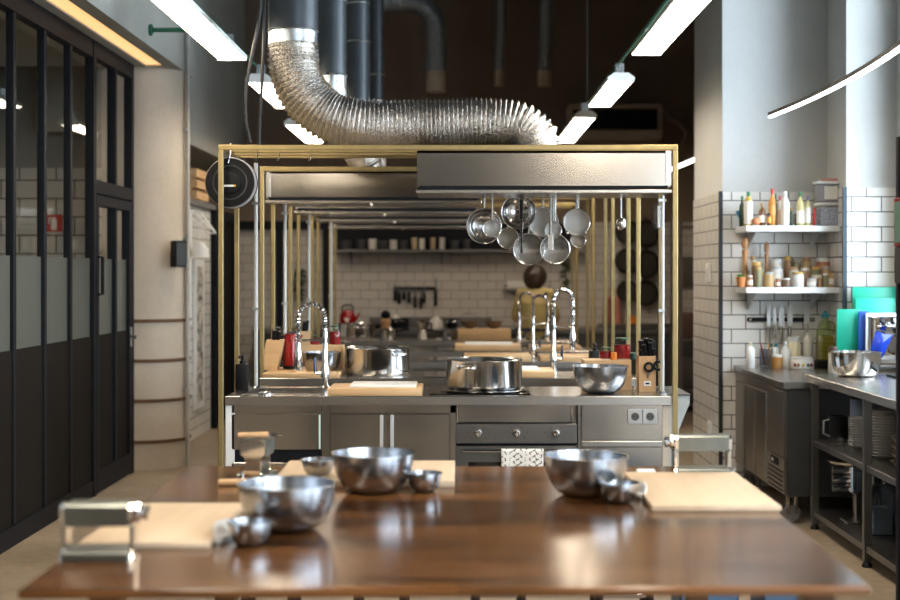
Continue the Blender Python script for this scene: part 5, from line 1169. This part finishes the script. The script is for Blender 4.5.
# apron, orange box at the far right
t = thing('apron', 'dusty pink apron hanging on the far wall right of the person', 'apron', (PX(612,15.42),15.42,PZ(296,15.42)))
b = MB(); vs = [(-.09+.18*u+(-.03+.06*u)*v, -.02*math.sin(u*9)-.02, -.48*v) for v in [j/10 for j in range(11)] for u in [i/14 for i in range(15)]]
b.add(vs, [(j*15+i,j*15+i+1,(j+1)*15+i+1,(j+1)*15+i) for j in range(10) for i in range(14)]); o = b.build('cloth', M('dusty pink cloth',(0.42,0.17,0.13),.9), t, 80); md = o.modifiers.new('th','SOLIDIFY'); md.thickness=.012
MB().tube(spline([(-.07,-.01,0),(0,.03,.10),(.07,-.01,0)],10)[0],.006,6).build('strap', bpy.data.materials['dusty pink cloth'], t); MB().cyl((0,.0,.095),(0,.07,.095),.006,n=8).build('hook', steel, t)
t = thing('fruit_tray', 'small orange box on a wall ledge below the hanging pans', 'box', (PX(633,15.3),15.3,PZ(324,15.3))); MB().box(-.07,.07,-.05,.05,0,.08,.006).build('box', orange, t); MB().box(-.075,.075,-.055,.055,.065,.085,.004).build('lid', orange, t)
tag(MB().box(-.45,.45,0,.2,-.03,0,.003).build('wall_ledge', cgrey, None, 35, (PX(640,15.29),15.285,PZ(324,15.3))), 'short dark ledge on the far wall under the orange box', 'ledge')
# shelving with dark goods beyond the right pillar
t = thing('shelving_unit', 'dim steel shelving unit beyond the tiled pillar at right', 'shelving', (2.36,13.6,0))
for x in (-.22,.22):
    for y in (0,.5): MB().box(x-.02,x+.02,y-.02,y+.02,0,2.0).build('upright', cgrey, t)
for z in (.35,.85,1.35,1.95): MB().box(-.22,.22,0,.5,z-.02,z).build('shelf', cgrey, t)
for i, (x, z, w, h, c) in enumerate(((-.13,.85,.09,.25,(0.10,0.05,0.04)),(.13,.85,.10,.30,(0.20,0.06,0.05)),(-.13,1.35,.09,.30,(0.07,0.06,0.055)),(.14,1.35,.09,.22,(0.13,0.10,0.08)),(-.1,.35,.14,.3,(0.05,0.045,0.04)))):
    tag(MB().box(-w,w,-.15,.15,0,h,.012,2).build('storage_bin', col('bin %d'%i,c,.6), None, 35, (2.36+x*.8,13.85,z)), ['small dark bin on the third shelf of the dim shelving, at left','reddish bin on the dim shelving','wide dark grey bin near the top of the dim shelving','brownish bin near the top of the dim shelving, at right','low dark bin at the bottom of the dim shelving'][i], 'bin', 'bins on the dim shelving')
# leafy sprig by the left door frame and by the person
def sprig(label, px, py, Y, n, c, hang=True):
    t = thing('hanging_herbs', label, 'herbs', (PX(px,Y),Y,PZ(py,Y))); b = MB()
    for i in range(n):
        a = R.uniform(0,6.28); z = -R.uniform(0,.35); p = Vector((0,0,z)); q = p+Vector((.09*math.cos(a),.06*math.sin(a),-.04)); w = Vector((-math.sin(a),math.cos(a),.2))*.022
        b.add([p,(p+q)/2+w,q,(p+q)/2-w],[(0,1,2,3)])
    b.build('leaves', col(c[0],c[1],.6), t); MB().cyl((0,0,-.35),(0,0,.05),.005,n=6).build('stem', col('stem',(0.08,0.07,0.03)), t); MB().tube([(0,0,.05),(0,15.49-Y,.06)],.003,5).build('hook', steel, t)
sprig('bunch of green herbs hanging right of the head of the person', 566, 258, 15.40, 40, ('herb green',(0.06,0.10,0.02)))
sprig('dark leafy bunch hanging on the far wall between the brass posts at left', 300, 268, 15.40, 70, ('dark leaf',(0.03,0.045,0.03)))

# ================================================================== PERSON
def solid(mb, name, mat, parent, vox=.012, smooth=4):
    me = mb.mesh('tmp'); o = bpy.data.objects.new('tmp', me); COL.objects.link(o)
    m = o.modifiers.new('r','REMESH'); m.mode = 'VOXEL'; m.voxel_size = vox; m.use_smooth_shade = True
    s = o.modifiers.new('s','SMOOTH'); s.iterations = smooth; s.factor = .5
    dg = bpy.context.evaluated_depsgraph_get(); dg.update(); r = bpy.data.meshes.new_from_object(o.evaluated_get(dg))
    bpy.data.objects.remove(o); bpy.data.meshes.remove(me); r.name = name; r.materials.clear(); r.materials.append(mat)
    r.polygons.foreach_set('use_smooth', [True]*len(r.polygons)); q = bpy.data.objects.new(name, r); COL.objects.link(q); q.parent = parent; return q
PYY = 14.15
t = thing('person', 'person in a yellow shirt and dark apron, back turned, working at the far counter', 'person', (PX(535,PYY),PYY,0), 0)
skin = M('skin',(0.50,0.27,0.18),.5,0,.05,10)
def hand(b, w, f, up):   # palm and five fingers from wrist w pointing f
    f = f.normalized(); s = f.cross(up).normalized(); b.tube([w, w+f*.045, w+f*.09],[.026,.038,.034],10)
    for k, (o_, l) in enumerate(((-.027,.062),(-.009,.075),(.010,.070),(.027,.054))):
        p = w+f*.085+s*o_; q = p+f*l*.55-up*.012; b.tube([p,q,q+f*l*.35-up*.03],[.0095,.009,.0075],7)
    sd = s*(-1); p = w+f*.03+sd*.03; b.tube([p, p+sd*.028+f*.025, p+sd*.03+f*.058-up*.008],[.012,.011,.009],7)
def arms(side):
    sh = Vector((side*.150,0,1.335)); el = Vector((side*.235,.06,1.075)); wr = Vector((side*.17,.30,1.03)); return sh, el, wr
b = MB()
b.tube([(0,.01,.88),(0,.0,1.0),(0,-.005,1.12),(0,0,1.25),(0,.0,1.34)],[.135,.12,.128,.14,.11],18)
b.ell((0,.0,.92),.165,.115,.12,18,12).ell((0,0,1.24),.165,.105,.13,18,12)
b.tube([(0,0,1.34),(0,.012,1.42),(0,.02,1.47)],[.062,.054,.058],14)
hc = Vector((0,.035,1.50)); b.ell(hc,.075,.095,.112,22,16); b.ell(hc+Vector((0,.05,-.05)),.052,.05,.055,16,10)
b.ell(hc+Vector((0,.100,-.012)),.012,.020,.022,10,8)                      # nose
for s in (-1,1):
    b.ell(hc+Vector((s*.076,-.0,-.01)),.012,.022,.033,10,8)               # ears
    b.ell(hc+Vector((s*.03,.086,.012)),.016,.012,.010,10,8)
    sh,el,wr = arms(s); b.tube([(s*.06,0,1.34),sh,sh.lerp(el,.5),el,el.lerp(wr,.4),wr],[.06,.06,.046,.041,.040,.027],12); hand(b, wr, Vector((-s*.25,1,-.25)), Vector((0,0,1)))
    b.tube([(s*.085,0,.90),(s*.09,.01,.68),(s*.09,.015,.49),(s*.095,-.02,.28),(s*.095,-.03,.08)],[.095,.085,.058,.055,.038],14)
    b.tube([(s*.095,-.055,.04),(s*.10,.04,.035),(s*.105,.13,.028)],[.038,.036,.028],10)
solid(b,'body',skin,t,.0085,3)
def head_turn(o): pass
b = MB()
for s in (-1,1):
    b = MB().ell(hc+Vector((s*.030,.098,.012)),.010,.006,.007,12,8); b.build('eye', blackp, t)
MB().ell(hc+Vector((0,.100,-.058)),.024,.008,.007,14,8).build('mouth', M('lips',(0.35,0.10,0.09),.5), t)
hairm = M('dark brown hair',(0.026,0.012,0.007),.5,0,.4,40,.2,stretch=(8,8,1))
b = MB().ell(hc+Vector((0,-.020,.020)),.136,.115,.125,24,16).ell(hc+Vector((-.02,-.075,-.02)),.105,.07,.095,18,12).ell(hc+Vector((.0,-.045,-.075)),.085,.065,.06,16,10).ell(hc+Vector((-.03,-.10,.03)),.06,.055,.06,16,10)
solid(b,'hair',hairm,t,.010,3)
shirt = M('yellow cotton',(0.45,0.36,0.15),.85,0,.10,14,.15)
b = MB(); b.tube([(0,.01,.84),(0,.0,.96),(0,-.005,1.10),(0,0,1.24),(0,.0,1.33)],[.160,.148,.152,.160,.115],18)
b.ell((0,0,1.23),.20,.128,.155,20,12).ell((0,0,.93),.19,.138,.10,20,12).tube([(0,.0,1.33),(0,.008,1.395)],[.085,.068],16)
for s in (-1,1):
    sh,el,wr = arms(s); b.tube([(s*.06,0,1.335),sh,sh.lerp(el,.5),sh.lerp(el,.95)],[.075,.076,.064,.058],12)
solid(b,'shirt',shirt,t,.011,4)
navy = M('dark navy cloth',(0.014,0.015,0.028),.85,0,.15,14)
b = MB().ell((0,.0,.86),.195,.145,.10,20,12)
for s in (-1,1): b.tube([(s*.085,0,.88),(s*.09,.01,.68),(s*.09,.015,.49),(s*.095,-.02,.28),(s*.095,-.03,.10)],[.112,.100,.080,.074,.066],14)
solid(b,'trousers',navy,t,.012,3)
b = MB()
for s in (-1,1): b.tube([(s*.095,-.065,.05),(s*.10,.04,.045),(s*.105,.145,.035)],[.050,.048,.040],12).box(s*.1-.045,s*.1+.045,-.11,.18,0,.02,.01)
solid(b,'shoes',blackp,t,.010,2)
b = MB().tube([(-.135,.135,1.33),(-.145,.02,1.385),(-.13,-.09,1.33)],.016,8).tube([(.135,.135,1.33),(.150,.02,1.388),(.13,-.09,1.33)],.016,8)
b.tube([(x_*.2, .0+.165*math.sin(a_) , .965) for a_, x_ in [(k/24*2*PI, math.cos(k/24*2*PI)*1.02) for k in range(24)]],.016,8,closed=True)
b.prism([(-.17,.55),(.17,.55),(.14,1.33),(-.14,1.33)],'y',.150,.162); b.build('apron', navy, t)
t.rotation_euler = (0,0,-.18); t.scale = (.90,.96,.957)
# dough board the hands rest over
tag(MB().box(-.22,.22,-.16,.16,0,.03,.004).build('cutting_board', bamboo, None, 35, (PX(553,15.05),15.03,.89)), 'wooden board on the rear counter in front of the person', 'cutting board')

# ================================================================== LIGHT AND CAMERA
w = bpy.data.worlds.new('World'); SC.world = w; w.use_nodes = True; nt = w.node_tree; bg = nt.nodes['Background']
bg.inputs['Color'].default_value = (0.75,0.88,1.0,1); bg.inputs['Strength'].default_value = 14.0
def area(name, loc, rot, sx, sy, power=0, c=(1,1,1), portal=False):
    l = bpy.data.lights.new(name,'AREA'); l.shape = 'RECTANGLE'; l.size = sx; l.size_y = sy; l.energy = power; l.color = c
    if portal: l.cycles.is_portal = True
    o = bpy.data.objects.new(name, l); COL.objects.link(o); o.location = loc; o.rotation_euler = rot; return o
for i, (h0,h1,k0,k1) in enumerate(FW): area('window_daylight', ((h0+h1)/2,-4.09,(k0+k1)/2), (PI/2,0,0), h1-h0, k1-k0, portal=True)
for i, (h0,h1,k0,k1) in enumerate(RN): area('window_daylight', (2.99,(h0+h1)/2,(k0+k1)/2), (PI/2,0,PI/2), h1-h0, k1-k0, portal=True)
for i, (h0,h1,k0,k1) in enumerate(RW): area('window_daylight', (4.39,(h0+h1)/2,(k0+k1)/2), (PI/2,0,PI/2), h1-h0, k1-k0, portal=True)
cam = bpy.data.cameras.new('Camera'); co = bpy.data.objects.new('Camera', cam); COL.objects.link(co)
co.location = (0,0,1.5); co.rotation_euler = (PI/2,0,0); cam.sensor_width = 36; cam.lens = 56
cam.shift_x = -10/900; cam.shift_y = -28/900; cam.clip_start = .05; cam.clip_end = 100
cam.dof.use_dof = True; cam.dof.focus_distance = 7.15; cam.dof.aperture_fstop = 1.7
SC.camera = co
SC.view_settings.view_transform = 'Standard'; SC.view_settings.look = 'None'; SC.view_settings.gamma = 1; SC.view_settings.use_curve_mapping = False
SC.view_settings.exposure = 0.1
SC.cycles.use_denoising = True
SC.cycles.max_bounces = 10; SC.cycles.diffuse_bounces = 4; SC.cycles.glossy_bounces = 5; SC.cycles.transparent_max_bounces = 16; SC.cycles.sample_clamp_indirect = 6.0
SC.cycles.caustics_reflective = False; SC.cycles.caustics_refractive = False
